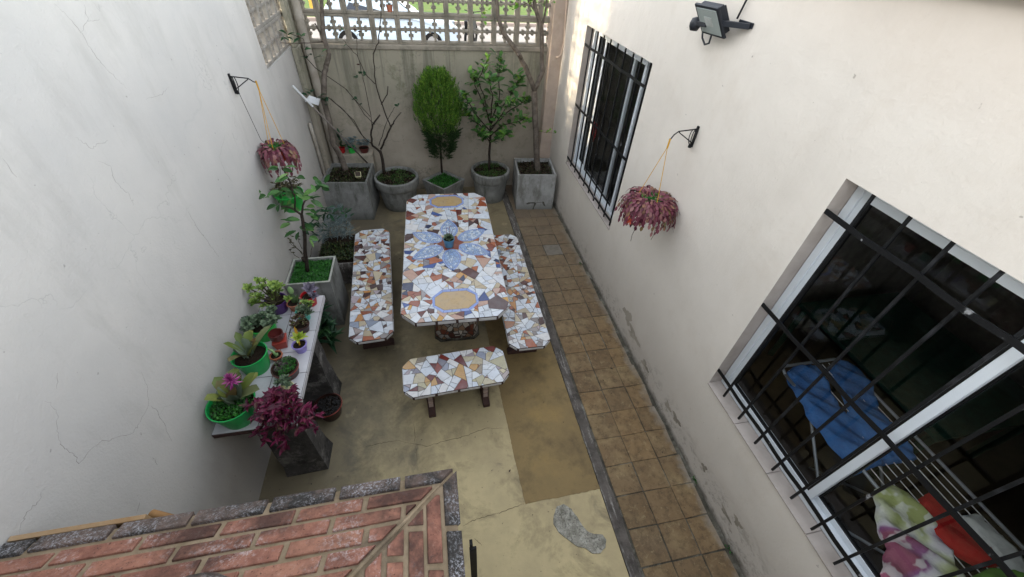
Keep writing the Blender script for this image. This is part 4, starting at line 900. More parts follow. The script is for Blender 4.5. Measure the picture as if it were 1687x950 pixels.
for o_ in tips:
    for k, p in enumerate(o_[2:]): leafy(b, [p], 3 if k < 4 else 5, rg, .125, .062, .07, .35)
b.build('leaves', 'leaf', t)
b = WMB()
for o_ in tips: leafy(b, [o_[-1], o_[-2]], 3, rg, .085, .04, .03, .0, up=1.0)
b.build('young_leaves', 'leafbright', t)
# 5 forked tree in right planter
t = thing('potted_tree', 'forked grey tree in the pale cracked square planter at the rear right corner', 'potted tree', (1.615, 5.745, 0), R(-5))
pl_ = square_planter(t, .60, .61, 'cementpale', .55, cover_n=500, lit=500, seed=81)
rg = random.Random(81)
b = MB(); yy = -.3015
for pp in ([(-.14, .115), (-.10, .14), (0, .14), (.02, .12), (-.06, .118), (-.12, .10)], [(-.005, .13), (.03, .12), (.0, .05), (.0, .0), (-.03, .0), (-.015, .06)], [(.12, .15), (.15, .15), (.19, .06), (.15, .08), (.13, .12)], [(.0, .135), (.12, .142), (.12, .135), (.0, .128)]):
    q = [Vector((x, yy, z)) for x, z in pp]; b.frustum([v + Vector((0, .001, 0)) for v in q], q)
b.build('crack_filler', 'crackfill', t)
b = WMB(); yk = 5.75
branch(b, path_y([(886, 288, 5.72), (884, 250, 5.74), (882, 200, 5.78), (880, 150, 5.82)]), .046, .042, 12, .006, rg)
branch(b, path_y([(881, 152, 5.82), (866, 110, 5.82), (852, 85, 5.82), (828, 52, 5.85), (820, 25, 5.88), (818, -20, 5.9), (822, -60, 5.9)]), .034, .020, 10, .008, rg)
branch(b, path_y([(880, 148, 5.82), (894, 118, 5.86), (893, 85, 5.88), (892, 45, 5.9), (884, 20, 5.9), (876, -10, 5.9), (870, -60, 5.9)]), .034, .020, 10, .008, rg)
branch(b, path_y([(892, 45, 5.9), (898, 22, 5.9), (902, -10, 5.9), (905, -60, 5.9)]), .018, .010, 8, .005, rg); branch(b, path_y([(884, 20, 5.9), (872, 5, 5.88), (866, -12, 5.85)]), .013, .008, 7, .003, rg); branch(b, path_y([(860, 98, 5.82), (856, 92, 5.78), (853, 90, 5.74)]), .02, .02, 8)
b.build('trunk', 'bark', t, smooth=True)
b = WMB(); branch(b, path_y([(888, 216, 5.78), (900, 218, 5.74), (914, 219, 5.7)]), .003, .002, 5)
branch(b, path_y([(852, 12, 5.87), (870, 4, 5.87), (905, 2, 5.9)]), .005, .003, 5); b.build('branch', 'stem', t)
b = WMB(); leafy(b, path_y([(892, 216, 5.77), (900, 218, 5.74), (906, 216, 5.72), (913, 219, 5.7)]), 3, rg, .05, .03, .015, .3)
leafy(b, path_y([(850, 8, 5.87), (860, -5, 5.87), (872, 5, 5.87), (880, 0, 5.87), (896, 8, 5.9), (903, 2, 5.9), (846, -10, 5.87), (842, 15, 5.87), (802, 22, 5.9), (800, 30, 5.9), (868, -15, 5.87), (890, -15, 5.87), (905, -15, 5.87)]), 4, rg, .085, .045, .04, .5); b.build('leaves', 'leafbright', t)

# squeegee / mop leaning in the corner
p0 = pz(605, 268, .62); p1 = px(482, 141, -1.50); pm = p0.lerp(p1, .78)
t = thing('long_squeegee', 'long grey pole with white head leaning in the left rear corner', 'cleaning tool', tuple(p0))
b = WMB(); b.tube([p0, pm], .011, 8); b.build('pole', 'poleg', t, smooth=True)
b = WMB(); b.bar(pm, p1, .022, .022); b.build('head_tube', 'white', t, bevel=.004)
e0 = py(502, 167, 5.76); e1 = py(525, 174, 5.76); e2 = py(528, 164, 5.84); e3 = py(510, 158, 5.84)
b = WMB(); up_ = Vector((0, 0, .012)); b.frustum([e0, e1, e2, e3], [e + up_ for e in (e0, e1, e2, e3)]); b.build('head_plate', 'white', t, bevel=.003)
# low ledge box with small pots behind the leaning tree
b = WMB(); b.box((-1.36, 6.09, 0), (-.86, 6.295, .73)); tag(b.build('block_plinth', 'wallB', loc=(-1.1, 6.2, 0), bevel=.008), 'grey rendered plinth behind the leaning tree carrying small pots', 'plinth')
rg = random.Random(91)
t = potted('potted_plant', 'tiny red pot on the rear plinth behind the leaning trunk', (-1.30, 6.19, .73), .045, .035, .08, 'red_plastic'); b = WMB(); leafy(b, [Vector((-1.30, 6.19, .82 + k * .05)) for k in range(5)], 3, rg, .13, .045, .01, .1, shape='blade'); b.build('leaves', 'agave', t)
t = potted('potted_plant', 'light green pot on the rear plinth holding a silvery leafed plant', (-1.16, 6.19, .73), .055, .045, .09, 'green_plastic_bright'); b = WMB()
for k in range(26): rosette(b, Vector((-1.16, 6.17, .87)) + rv(rg, .075), .045, 12, rg)
b.build('leaves', 'silver', t)
t = potted('potted_plant', 'small maroon pot with pale green succulent at the right of the rear plinth', (-.98, 6.19, .73), .07, .055, .07, 'maroon_glaze'); b = WMB()
for k in range(30): rosette(b, Vector((-.98, 6.17, .86)) + Vector((rg.uniform(-.09, .09), rg.uniform(-.05, .05), rg.uniform(-.03, .05))), .035, 12, rg)
b.build('leaves', 'silver', t)

# ------------------------------------------------------------------ lemon tree in left planter and the plants behind it
t = thing('lemon_tree', 'young broad leaved tree in the square planter packed with green ground cover', 'potted tree', (-1.325, 3.49, 0), R(0))
square_planter(t, .43, .64, 'cement', .60, cover_n=4200, cm='cover', seed=101, th=.022)
b = MB(); h = .6405; 
for (x0, x1, y0, y1) in ((-.215, .215, -.215, -.195), (-.215, .215, .195, .215), (-.215, -.195, -.195, .195), (.195, .215, -.195, .195)): b.box((x0, y0, h), (x1, y1, h + .008))
b.build('rim', 'rim', t, bevel=.003)
rg = random.Random(101); b = WMB(); yk = 3.5
branch(b, path_y([(507, 448, 3.5), (503, 420, 3.5), (502, 385, 3.5), (497, 354, 3.5)]), .020, .014, 9, .004, rg)
br1 = branch(b, path_y([(497, 354, 3.5), (485, 345, 3.5), (472, 340, 3.45), (463, 340, 3.4)]), .011, .006, 7, .003, rg)
br2 = branch(b, path_y([(497, 354, 3.5), (499, 338, 3.5), (503, 330, 3.5), (513, 325, 3.5)]), .010, .006, 7, .003, rg)
br3 = branch(b, path_y([(486, 345, 3.5), (486, 325, 3.5), (478, 300, 3.5), (470, 285, 3.5), (464, 276, 3.5)]), .008, .005, 7, .004, rg)
b.tube(path_y([(500, 424, 3.5), (503, 430, 3.5)]), .025, 10); b.build('trunk', 'barkdark', t, smooth=True)
b = WMB()
for (u, v, dx, dz) in ((430, 316, -1, .2), (438, 322, -1, -.3), (455, 338, -1, -.2), (462, 315, -.6, .1), (472, 313, .3, -.4), (458, 275, -.7, 0), (466, 276, .4, .1), (475, 292, -.7, .1), (484, 294, 1, .4), (490, 310, .2, -.5), (500, 322, 1, .6), (517, 315, .7, .6), (523, 305, 1, .1), (530, 308, 1, .1), (512, 330, .8, -.5), (505, 340, .9, .3), (503, 352, 1, -.1), (512, 356, 1, 0), (500, 370, 1, 0), (505, 372, 1, -.1), (492, 362, -1, .2), (488, 380, -1, 0), (478, 368, -.6, .2), (482, 335, -.6, -.3), (476, 340, .5, -.4), (493, 345, -.3, .5), (508, 318, .1, .8), (520, 296, .5, -.2), (467, 330, -.3, -.6), (510, 390, .8, -.4)):
    p = py(u, v, 3.5 + rg.uniform(-.1, .1)); b.leaf(p, (dx, rg.uniform(-.7, .3), dz), (rg.uniform(-.6, .6), rg.uniform(-.9, .1), .8), rg.uniform(.085, .13), .052, 0, droop=.5, seg=5, fold=.3); b.leaf(p + rv(rg, .035), (dx + rg.uniform(-1, 1), rg.uniform(-.9, .5), dz + rg.uniform(-.3, .8)), (rg.uniform(-.7, .7), rg.uniform(-.9, .3), .7), rg.uniform(.06, .10), .038, 0, droop=.5, seg=5, fold=.35)
leafy(b, br2[-4:], 2, rg, .09, .045, .01); b.build('leaves', 'lemonleaf', t)
# silver cushion plant in a low planter behind
t = thing('silver_bush', 'silvery grey cushion bush in a low dark planter behind the lemon tree', 'potted plant', (-1.2, 4.25, 0))
b = MB(); b.frustum([Vector(v) for v in ((-.2, -.28, 0), (.2, -.28, 0), (.2, .28, 0), (-.2, .28, 0))], [Vector(v) for v in ((-.24, -.3, .34), (.24, -.3, .34), (.24, .3, .34), (-.24, .3, .34))]); b.build('planter', 'kerb', t, bevel=.01)
b = MB(); b.box((-.22, -.28, .341), (.22, .28, .35)); b.build('soil', 'soil', t)
rg = random.Random(111); b = MB(); cover(b, lambda x, y: True, -.2, .2, -.27, .1, .35, 700, rg, .03, .03); o = b.build('ground_cover', 'moss', t); o['kind'] = 'stuff'
b = WMB()
cen = [py(u, v, y) for u, v, y in ((558, 368, 4.35), (545, 362, 4.4), (568, 375, 4.35), (560, 385, 4.25), (545, 388, 4.2), (535, 378, 4.25), (555, 345, 4.6), (567, 362, 4.45), (525, 395, 4.1), (572, 385, 4.3), (550, 372, 4.2))]
for c_ in cen:
    for k in range(130):
        d = rv(rg).normalized(); d.z = abs(d.z) * .8 - .1; p = c_ + d * rg.uniform(.02, .09); b.leaf(p, d + rv(rg, .4), rv(rg), .055 * rg.uniform(.6, 1.2), .010, 0, seg=1, shape='blade')
b.build('foliage', 'silver', t)
b = WMB(); leafy(b, [py(u, v, 4.2) for u, v in ((530, 355), (525, 360), (535, 348), (520, 372), (528, 385), (545, 352), (515, 380), (555, 353), (570, 353))], 9, rg, .09, .03, .06, .4); b.build('green_leaves', 'roseleaf', t)
b = WMB(); branch(b, path_y([(560, 395, 4.25), (563, 410, 4.2), (560, 425, 4.2)]), .006, .006, 5); b.build('stems', 'stem', t)
# dry vine by the wall
t = thing('dry_vine', 'thin dry vine with shrivelled buds against the left wall below the green basket', 'plant', tuple(pz(505, 430, .3)))
rg = random.Random(121); b = WMB(); lines = [[(505, 425, 3.75), (485, 405, 3.75), (475, 393, 3.78), (465, 388, 3.8), (465, 375, 3.8), (470, 370, 3.8), (475, 367, 3.8)], [(503, 420, 3.75), (490, 410, 3.75), (478, 400, 3.75), (478, 395, 3.75)], [(466, 388, 3.8), (475, 386, 3.8), (482, 390, 3.8)], [(466, 382, 3.8), (476, 383, 3.8), (482, 384, 3.8)], [(497, 415, 3.75), (488, 408, 3.75), (470, 408, 3.78), (465, 408, 3.8)], [(500, 430, 3.7), (485, 420, 3.7), (478, 412, 3.7)], [(498, 410, 3.7), (492, 398, 3.72), (492, 390, 3.72)], [(510, 425, 3.75), (515, 405, 3.8), (512, 395, 3.8)]]
ends_ = []
for ln in lines: o_ = branch(b, path_y(ln), .0035, .002, 5, .006, rg); ends_ += o_[-1:] + o_[4:9:2]
b.build('stems', 'stem', t)
for e in ends_: b = WMB(); rosette(b, e, .018, 7, rg, wid=.8); b.build('bud', 'dry', t)
# agave on the floor beneath the shelf
t = thing('agave', 'dark green spiky blades growing low between shelf leg and planter', 'plant', (-1.06, 2.85, 0)); rg = random.Random(131); b = WMB()
for (u, v, z) in ((533, 540, .25), (520, 560, .2), (545, 560, .12), (525, 520, .4)):
    c_ = pz(u, v, z)
    for k in range(13):
        a = rg.uniform(-1.6, 1.9); el = rg.uniform(.1, 1.1); d = Vector((math.cos(a) * math.cos(el), math.sin(a) * math.cos(el), math.sin(el)))
        if c_.x > -1.1: d.x *= .6
        b.leaf(c_ + rv(rg, .02), d, (0, 0, 1), rg.uniform(.14, .26), .055, 0, droop=.6, seg=4, fold=.5, shape='blade')
b.build('blades', 'agave', t)
b = WMB(); cc = pz(533, 555, 0); b.lathe([(.001, 0), (.11, 0), (.13, .16), (.12, .16), (.10, .1), (.001, .1)], (cc.x - .06, cc.y, 0), 24); b.build('pot', 'brown_plastic', t, smooth=True, auto=40)

# ------------------------------------------------------------------ tiled shelf table
sx0, sx1, sy0, sy1, sz = XL + .003, -1.045, 1.56, 2.82, .88
t = thing('tiled_shelf', 'long white tiled shelf slab on rough concrete legs crowded with pots', 'shelf', ((sx0 + sx1) / 2, 2.2, 0))
b = WMB(); q0 = [(sx0, sy0), (sx1, sy0 - .0), (sx1 - .005, sy1), (sx0, sy1)]; b.prism(q0, sz - .045, sz - .008); b.build('slab', 'slabside', t, bevel=.003)
b = WMB(); b.prism(inset(q0, .002), sz - .0078, sz - .004); b.build('grout_bed', 'grout', t)
b = WMB(); ny = 6; xm = (sx0 + sx1) / 2 + .02
for i in range(ny):
    a = sy0 + (sy1 - sy0) * i / ny; c_ = sy0 + (sy1 - sy0) * (i + 1) / ny
    for (x0, x1) in ((sx0, xm), (xm, sx1)): b.box((x0 + .0025, a + .0025, sz - .004), (x1 - .0025, c_ - .0025, sz))
for i in range(ny):
    a = sy0 + (sy1 - sy0) * i / ny; c_ = sy0 + (sy1 - sy0) * (i + 1) / ny; b.box((sx1 + .0, a + .003, sz - .042), (sx1 + .005, c_ - .003, sz - .002))
b.build('tiles', 'shelftile', t, bevel=.0012)
for (ya, yb) in ((1.67, 1.82), (2.30, 2.44)):
    b = WMB(); rg = random.Random(int(ya * 100)); lay = []
    for k in range(7):
        z = (sz - .046) * k / 6; e = .04 * (1 - k / 6) ** 2; j = lambda: rg.uniform(-.008, .008)
        lay.append([Vector((-1.37 + j(), ya - e + j(), z)), Vector((-1.08 + e * .6 + j(), ya - e + j(), z)), Vector((-1.08 + e * .6 + j(), yb + e + j(), z)), Vector((-1.37 + j(), yb + e + j(), z))])
    for a_, c_ in zip(lay, lay[1:]):
        for i in range(4): b.face([a_[i], a_[(i + 1) % 4], c_[(i + 1) % 4], c_[i]])
    b.face(lay[-1]); b.build('leg', 'darkslab', t)
# pots on the shelf --------------------------------------------------
rg = random.Random(201)
def at(u, v): 
    p = pz(u, v, sz); return (p.x, p.y, sz)
# green pot with flowering bromeliad (nearest, large)
c = (-1.40, 1.675, sz)
def bromeliad(t, c, h, rg, n, L, W, mats=('brom',), flower=None, phase=0):
    b = WMB()
    for i in range(n):
        a = phase + i * 2.39996; tt_ = i / n; el = .75 + .55 * tt_; d = Vector((math.cos(a) * math.cos(el), math.sin(a) * math.cos(el) + .25, math.sin(el)))
        if c[0] + d.x * L < XL + .04: d.x *= .25
        b.leaf((c[0] + d.x * .02, c[1] + d.y * .02, c[2] + h), d, (0, 0, 1), L * (1 - .35 * tt_) * rg.uniform(.75, 1.15), W * rg.uniform(.75, 1.1), 0, droop=.95 * (1 - tt_ * .5), seg=7, fold=.35, shape='strap')
    b.build('leaves', mats[0], t, smooth=True)
    b = WMB()
    for i in range(6):
        a = phase + 1 + i * 2.39996; d = Vector((math.cos(a) * .35, math.sin(a) * .35, 1)); b.leaf((c[0], c[1], c[2] + h), d, (-math.cos(a), -math.sin(a), .3), L * .62, W * .95, 0, droop=.25, seg=5, fold=-.6, shape='strap')
    b.build('cup_leaves', 'bromgrey', t, smooth=True)
    if flower:
        b = WMB(); f = Vector(flower); b.tube([Vector((c[0], c[1], c[2] + h + .05)), f], [.008, .010], 7)
        for i in range(46):
            a = i * 2.4; el = -.2 + 1.6 * i / 46; d = Vector((math.cos(a) * math.cos(el), math.sin(a) * math.cos(el), math.sin(el))); b.leaf(f + Vector((0, 0, -.02 + .05 * i / 46)), d, (0, 0, 1), .062 * (1 - .4 * i / 46), .016, 0, droop=-.2, seg=3, fold=.4, shape='blade')
        b.build('flower', 'bromflower', t)
t = potted('bromeliad', 'large green pot with pink flowering bromeliad at the near end of the shelf', c, .137, .10, .17, 'green_plastic', .80)
bromeliad(t, (c[0] + .01, c[1] + .03, c[2]), .13, rg, 10, .26, .082, flower=(c[0] + .05, c[1] + .05, c[2] + .33), phase=.9)
b = WMB(); cover(b, lambda x, y: (x - c[0]) ** 2 + (y - c[1]) ** 2 < .115 ** 2, c[0] - .12, c[0] + .12, c[1] - .12, c[1] + .12, c[2] + .138, 700, rg, .02); o = b.build('ground_cover', 'cover', t); o['kind'] = 'stuff'
c = (-1.40, 2.075, sz); t = potted('bromeliad', 'green pot with flowerless striped bromeliad behind the pink flowering one', c, .115, .085, .165, 'green_plastic', .78); bromeliad(t, (c[0] - .02, c[1] + .02, c[2]), .12, rg, 9, .24, .06, phase=2.2)
# green pot with grey succulents
c = (-1.41, 2.40, sz); t = potted('potted_succulent', 'green pot overflowing with dark grey green rosettes in the middle of the shelf', c, .098, .078, .13, 'green_plastic_bright', .8, cat='potted plant')
b = WMB()
for k in range(26):
    a = rg.uniform(0, 2 * PI); r_ = rg.uniform(0, .13); p = Vector((c[0] + r_ * math.cos(a) - .0, c[1] + r_ * math.sin(a) + .01, c[2] + .13 + rg.uniform(.0, .10) - r_ * .3)); p.x = max(p.x, XL + .04); rosette(b, p, rg.uniform(.035, .055), 16, rg, (rg.uniform(-.4, .4), rg.uniform(-.6, .2), 1), wid=.5)
b.build('rosettes', 'greysucc', t)
# purple pot with lime succulents
c = (-1.375, 2.68, sz); t = potted('potted_succulent', 'purple pot with tall lime green rosettes at the far wall end of the shelf', c, .085, .065, .12, 'purple_plastic', .8)
b = WMB(); b2 = WMB()
for k in range(24):
    a = rg.uniform(0, 2 * PI); r_ = rg.uniform(0, .15); p = Vector((c[0] - .04 + r_ * math.cos(a), c[1] + r_ * math.sin(a), c[2] + .15 + rg.uniform(.0, .17) - r_ * .3)); p.x = max(p.x, XL + .04); rosette(b, p, rg.uniform(.04, .06), 15, rg, (rg.uniform(-.4, .4), rg.uniform(-.6, .1), 1), wid=.45)
    b2.tube([Vector(c) + Vector((0, 0, .09)), p], .005, 5)
b.build('rosettes', 'greensucc', t); b2.build('stems', 'stem', t)
# terracotta with prickly pear
c = (-1.245, 2.68, sz); t = potted('potted_cactus', 'pale terracotta pot with a prickly pear pad standing near the far edge', c, .058, .045, .075, 'terra', .85)
def pad(b, p, h, w_, th, tilt=0, yaw=0):
    mt = Matrix.Translation(p) @ Matrix.Rotation(yaw, 4, 'Z') @ Matrix.Rotation(tilt, 4, 'Y'); n = 10
    prof = []
    for k in range(9):
        f = k / 8; prof.append((math.sin(PI * min(.98, f * .94 + .05)) ** .7, f))
    vs = []; fs = []
    for (r_, f) in prof:
        for q in range(n): a = 2 * PI * q / n; vs.append(mt @ Vector((r_ * w_ / 2 * math.cos(a), r_ * th / 2 * math.sin(a), f * h)))
    for i in range(8):
        for q in range(n): fs.append((i * n + q, i * n + (q + 1) % n, (i + 1) * n + (q + 1) % n, (i + 1) * n + q))
    b.poly(vs, fs + [tuple(range(n - 1, -1, -1)), tuple(range(8 * n, 9 * n))])
b = WMB(); pad(b, (c[0], c[1], c[2] + .06), .12, .05, .03, .1); pad(b, (c[0] + .02, c[1], c[2] + .06), .10, .025, .02, .3); b.build('dark_pads', 'paddark', t, smooth=True)
b = WMB(); pad(b, (c[0] + .012, c[1], c[2] + .165), .085, .048, .016, .05); b.build('pale_pad', 'pad', t, smooth=True)
# red pot with mauve rosettes
c = (-1.13, 2.72, sz); t = potted('potted_succulent', 'bright red pot with a mauve grey echeveria at the far corner of the shelf', c, .062, .045, .105, 'red_plastic', .8)
b = WMB()
for (dx, dy, dz, r_) in ((.035, -.01, .18, .075), (.06, -.05, .13, .05), (.01, .02, .13, .045)): rosette(b, (c[0] + dx, c[1] + dy, c[2] + dz), r_, 20, rg, (.2, -.4, 1), wid=.42)
b.build('rosettes', 'purplesucc', t); b = WMB(); b.tube([Vector(c) + Vector((0, 0, .08)), Vector((c[0] + .035, c[1] - .01, c[2] + .18))], .007, 6); b.build('stem', 'stem', t)
# turquoise pot
c = (-1.15, 2.545, sz); t = potted('potted_succulent', 'turquoise pot with a mass of small pale rosettes in front of the red pot', c, .055, .042, .085, 'turquoise_plastic', .8)
b = WMB()
for k in range(16): rosette(b, (c[0] + rg.uniform(-.02, .075), c[1] + rg.uniform(-.06, .06), c[2] + .10 + rg.uniform(0, .07)), rg.uniform(.028, .042), 14, rg, (rg.uniform(-.4, .4), rg.uniform(-.6, .2), 1))
b.build('rosettes', 'greysucc', t); b = WMB()
for k in range(4): rosette(b, (c[0] + .06 + rg.uniform(-.03, .03), c[1] + rg.uniform(-.02, .04), c[2] + .17 + rg.uniform(-.02, .02)), .035, 14, rg)
b.build('lime_rosettes', 'greensucc', t)
# brown pot reddish succulent
c = (-1.135, 2.41, sz); t = potted('potted_succulent', 'small brown pot with reddish green trailing succulent beside the turquoise pot', c, .055, .040, .075, 'brown_plastic', .85)
b = WMB()
for k in range(14): rosette(b, (c[0] + rg.uniform(-.06, .05), c[1] + rg.uniform(-.05, .05), c[2] + .08 + rg.uniform(0, .06)), rg.uniform(.025, .035), 12, rg, (rg.uniform(-.6, .6), rg.uniform(-.6, .2), 1))
b.build('rosettes', 'brownsucc', t); b = WMB(); 
for k in range(3): b.tube([(c[0] - .03, c[1], c[2] + .07), (c[0] - .09, c[1] - .01, c[2] + .05 - .01 * k), (c[0] - .10, c[1] - .05 - .02 * k, c[2] + .02), (c[0] - .05, c[1] - .08 - .02 * k, c[2] + .01)], .0018, 4)
b.build('runners', 'stem', t)
# nested red square pot with maroon glazed round pot
c = at(440, 568); c = (-1.27, 2.27, sz)
tt = thing('square_pot', 'brick red square pot carrying a glazed bowl in the middle of the shelf', 'pot', c, .2)
b = MB(); sq = lambda s_, z: [Vector((-s_, -s_, z)), Vector((s_, -s_, z)), Vector((s_, s_, z)), Vector((-s_, s_, z))]; b.frustum(sq(.038, 0), sq(.052, .08)); b.build('pot_body', 'brick_plastic', tt, bevel=.004)
t = thing('glazed_pot', 'round maroon glazed empty pot stacked on the square red pot', 'pot', (c[0] - .005, c[1] + .0, sz + .081)); b = MB(); b.lathe([(.001, 0), (.036, 0), (.052, .025), (.050, .055), (.052, .066), (.047, .066), (.044, .05), (.03, .012), (.001, .012)], n=28); b.build('pot_body', 'maroon_glaze', t, smooth=True, auto=50)
# lilac pot with yellow green plant
c = (-1.115, 2.20, sz); t = potted('potted_succulent', 'lilac pot with a lime and yellow rosette on the outer edge of the shelf', c, .052, .038, .075, 'lilac_plastic', .82)
b = WMB(); rosette(b, (c[0] + .012, c[1] + .01, c[2] + .135), .062, 26, rg, (.1, -.3, 1), wid=.34); b.build('rosette', 'yellowsucc', t); b = WMB(); rosette(b, (c[0] + .03, c[1] + .03, c[2] + .12), .045, 16, rg, (.4, 0, 1), wid=.34); b.build('rosette', 'yellowsucc', t)
b = WMB(); b.tube([Vector(c) + Vector((.0, 0, .06)), Vector((c[0] + .012, c[1] + .01, c[2] + .14))], .007, 6); b.build('stem', 'yellow_plastic', t)
b = WMB(); b.leaf((c[0] + .01, c[1] + .02, c[2] + .15), (-.05, .2, 1), (0, -1, .2), .085, .022, 0, droop=0, seg=4); b.build('yellow_leaf', 'string', t)
# terracotta mini bowl cactus
c = (-1.275, 2.14, sz); t = potted('potted_cactus', 'tiny terracotta bowl with a short toppled cactus beside the square pot', c, .042, .030, .045, 'terra', .8)
b = WMB(); pad(b, (c[0] + .0, c[1] - .01, c[2] + .035), .05, .022, .02, .5); b.tube([(c[0], c[1], c[2] + .04), (c[0] - .02, c[1] + .02, c[2] + .075), (c[0] - .045, c[1] + .03, c[2] + .09)], [.010, .010, .007], 8); b.build('cactus', 'pad', t, smooth=True)
# brown bowl with sempervivum
c = (-1.17, 1.985, sz); t = potted('potted_succulent', 'wide brown bowl of dark rosettes and moss near the shelf edge', c, .088, .075, .085, 'brown_plastic', .92)
b = WMB()
for k in range(26):
    a = rg.uniform(0, 2 * PI); r_ = .07 * math.sqrt(rg.random()); x = r_ * math.cos(a); rosette(b, (c[0] + x, c[1] + r_ * math.sin(a), c[2] + .085 + rg.uniform(0, .015)), rg.uniform(.018, .03), 14, rg, (rg.uniform(-.3, .3), -.2, 1), wid=.5)
b.build('rosettes', 'sempervivum', t); b = WMB(); cover(b, lambda x, y: (x - c[0]) ** 2 + (y - c[1]) ** 2 < .078 ** 2 and x - c[0] > -.01, c[0] - .08, c[0] + .08, c[1] - .08, c[1] + .08, c[2] + .085, 260, rg, .016); o = b.build('moss', 'cover', t); o['kind'] = 'stuff'
b = WMB(); b.lathe([(.0885, .068), (.0925, .07), (.0925, .078), (.0885, .08)], c, 28); b.build('rim_band', 'brick_plastic', t, smooth=True)
# cream ribbed pot with small succulent
c = (-1.115, 1.80, sz); t = thing('potted_succulent', 'cream ribbed pot with pale rosettes just behind the magenta plant', 'potted plant', c)
b = WMB(); prof = [(.001, 0), (.03, 0)]
for k in range(6): prof += [(.034 + .002 * k, .008 + k * .014), (.039 + .002 * k, .013 + k * .014), (.034 + .002 * k, .019 + k * .014)]
b.lathe(prof + [(.048, .092), (.042, .092), (.038, .07), (.001, .07)], c, 24); b.build('pot', 'cream_plastic', t, smooth=True, auto=50)
b = WMB()
for k in range(7): rosette(b, (c[0] - .01 + rg.uniform(-.03, .03), c[1] + .01 + rg.uniform(-.04, .04), c[2] + .11 + rg.uniform(0, .05)), .04, 16, rg, (rg.uniform(-.4, .4), -.2, 1))
b.build('rosettes', 'greysucc', t)
# magenta trailing plant
c = (-1.13, 1.64, sz); t = potted('magenta_plant', 'bushy magenta leaved plant spilling over the near corner of the shelf', c, .065, .05, .09, 'turquoise_plastic', .8)
b = WMB(); b2 = WMB(); core = Vector((c[0], c[1], c[2] + .11))
for k in range(74):
    a = rg.uniform(0, 2 * PI); el = rg.uniform(-.7, 1.2); L = rg.uniform(.09, .22); d = Vector((math.cos(a) * math.cos(el), math.sin(a) * math.cos(el), math.sin(el)))
    if d.x < 0: L *= .85
    if d.y > .2: L *= .6
    if el < 0: L *= 1.15
    tip = core + d * L + Vector((0, 0, -.12 * L / .2 if el < .2 else 0)); mid = core.lerp(tip, .5) + Vector((0, 0, .03)); b2.tube([core, mid, tip], .0028, 4)
    for f in (.45, .62, .78, .92, 1.0):
        p = (mid.lerp(tip, (f - .5) * 2) if f > .5 else core.lerp(mid, f * 2))
        for s_ in range(3):
            aa = a + rg.uniform(-1.8, 1.8); dd = Vector((math.cos(aa), math.sin(aa), rg.uniform(-.4, .7))); b.leaf(p, dd, (rg.uniform(-.3, .3), rg.uniform(-.5, .1), 1), rg.uniform(.035, .058), .022, 0, droop=.4, seg=3, fold=.35, shape='blade')
b.build('leaves', 'trad', t); b2.build('stems', 'maroon_glaze', t)
# brown pot of gravel on the floor
c = (-1.10, 2.16, 0); t = potted('gravel_pot', 'brown pot filled with dark gravel on the floor beside the shelf leg', c, .115, .085, .15, 'brown_plastic', .86, cat='pot')
b = WMB()
for k in range(110):
    a = rg.uniform(0, 2 * PI); r_ = .10 * math.sqrt(rg.random()); p = Vector((c[0] + r_ * math.cos(a), c[1] + r_ * math.sin(a), c[2] + .133)); s_ = rg.uniform(.008, .015)
    pts = [(s_ * math.cos(i * PI / 3) * rg.uniform(.8, 1.1), s_ * math.sin(i * PI / 3) * rg.uniform(.8, 1.1)) for i in range(6)]; b.frustum([p + Vector((x, y, 0)) for x, y in pts], [p + Vector((x * .6, y * .6, s_)) for x, y in pts])
o = b.build('gravel', 'gravel', t); o['kind'] = 'stuff'
b = WMB(); b.lathe([(.118, .14), (.122, .142), (.122, .148), (.118, .15)], c, 28); b.build('rim_band', 'brick_plastic', t, smooth=True)
# succulent in a blue pot on the table
c0 = pz(740, 405, .762); c = (c0.x, c0.y, .7626); t = potted('potted_succulent', 'blue pot with a grey rosette standing on the table flower centre', c, .060, .045, .10, 'blue_plastic', .85)
b = WMB(); rosette(b, (c[0], c[1], c[2] + .105), .07, 50, rg, (0, -.15, 1), wid=.36, hi=1.35); b.build('rosette', 'greysucc', t)
b = WMB()
for k, (dx, dz) in enumerate(((-.02, .17), (.05, .15), (.02, .19))):
    pts = [Vector((c[0], c[1], c[2] + .09)), Vector((c[0] + dx * .6, c[1] + .03, c[2] + dz * .8)), Vector((c[0] + dx, c[1] + .05, c[2] + dz + .03)), Vector((c[0] + dx + .03, c[1] + .05, c[2] + dz + .035))]; b.tube(pts, .0022, 5)
    for q in pts[2:]: b.leaf(q, (.6, 0, .3), (0, 0, 1), .018, .009, 0, seg=2)
b.build('flower_stems', 'cactuspink', t)

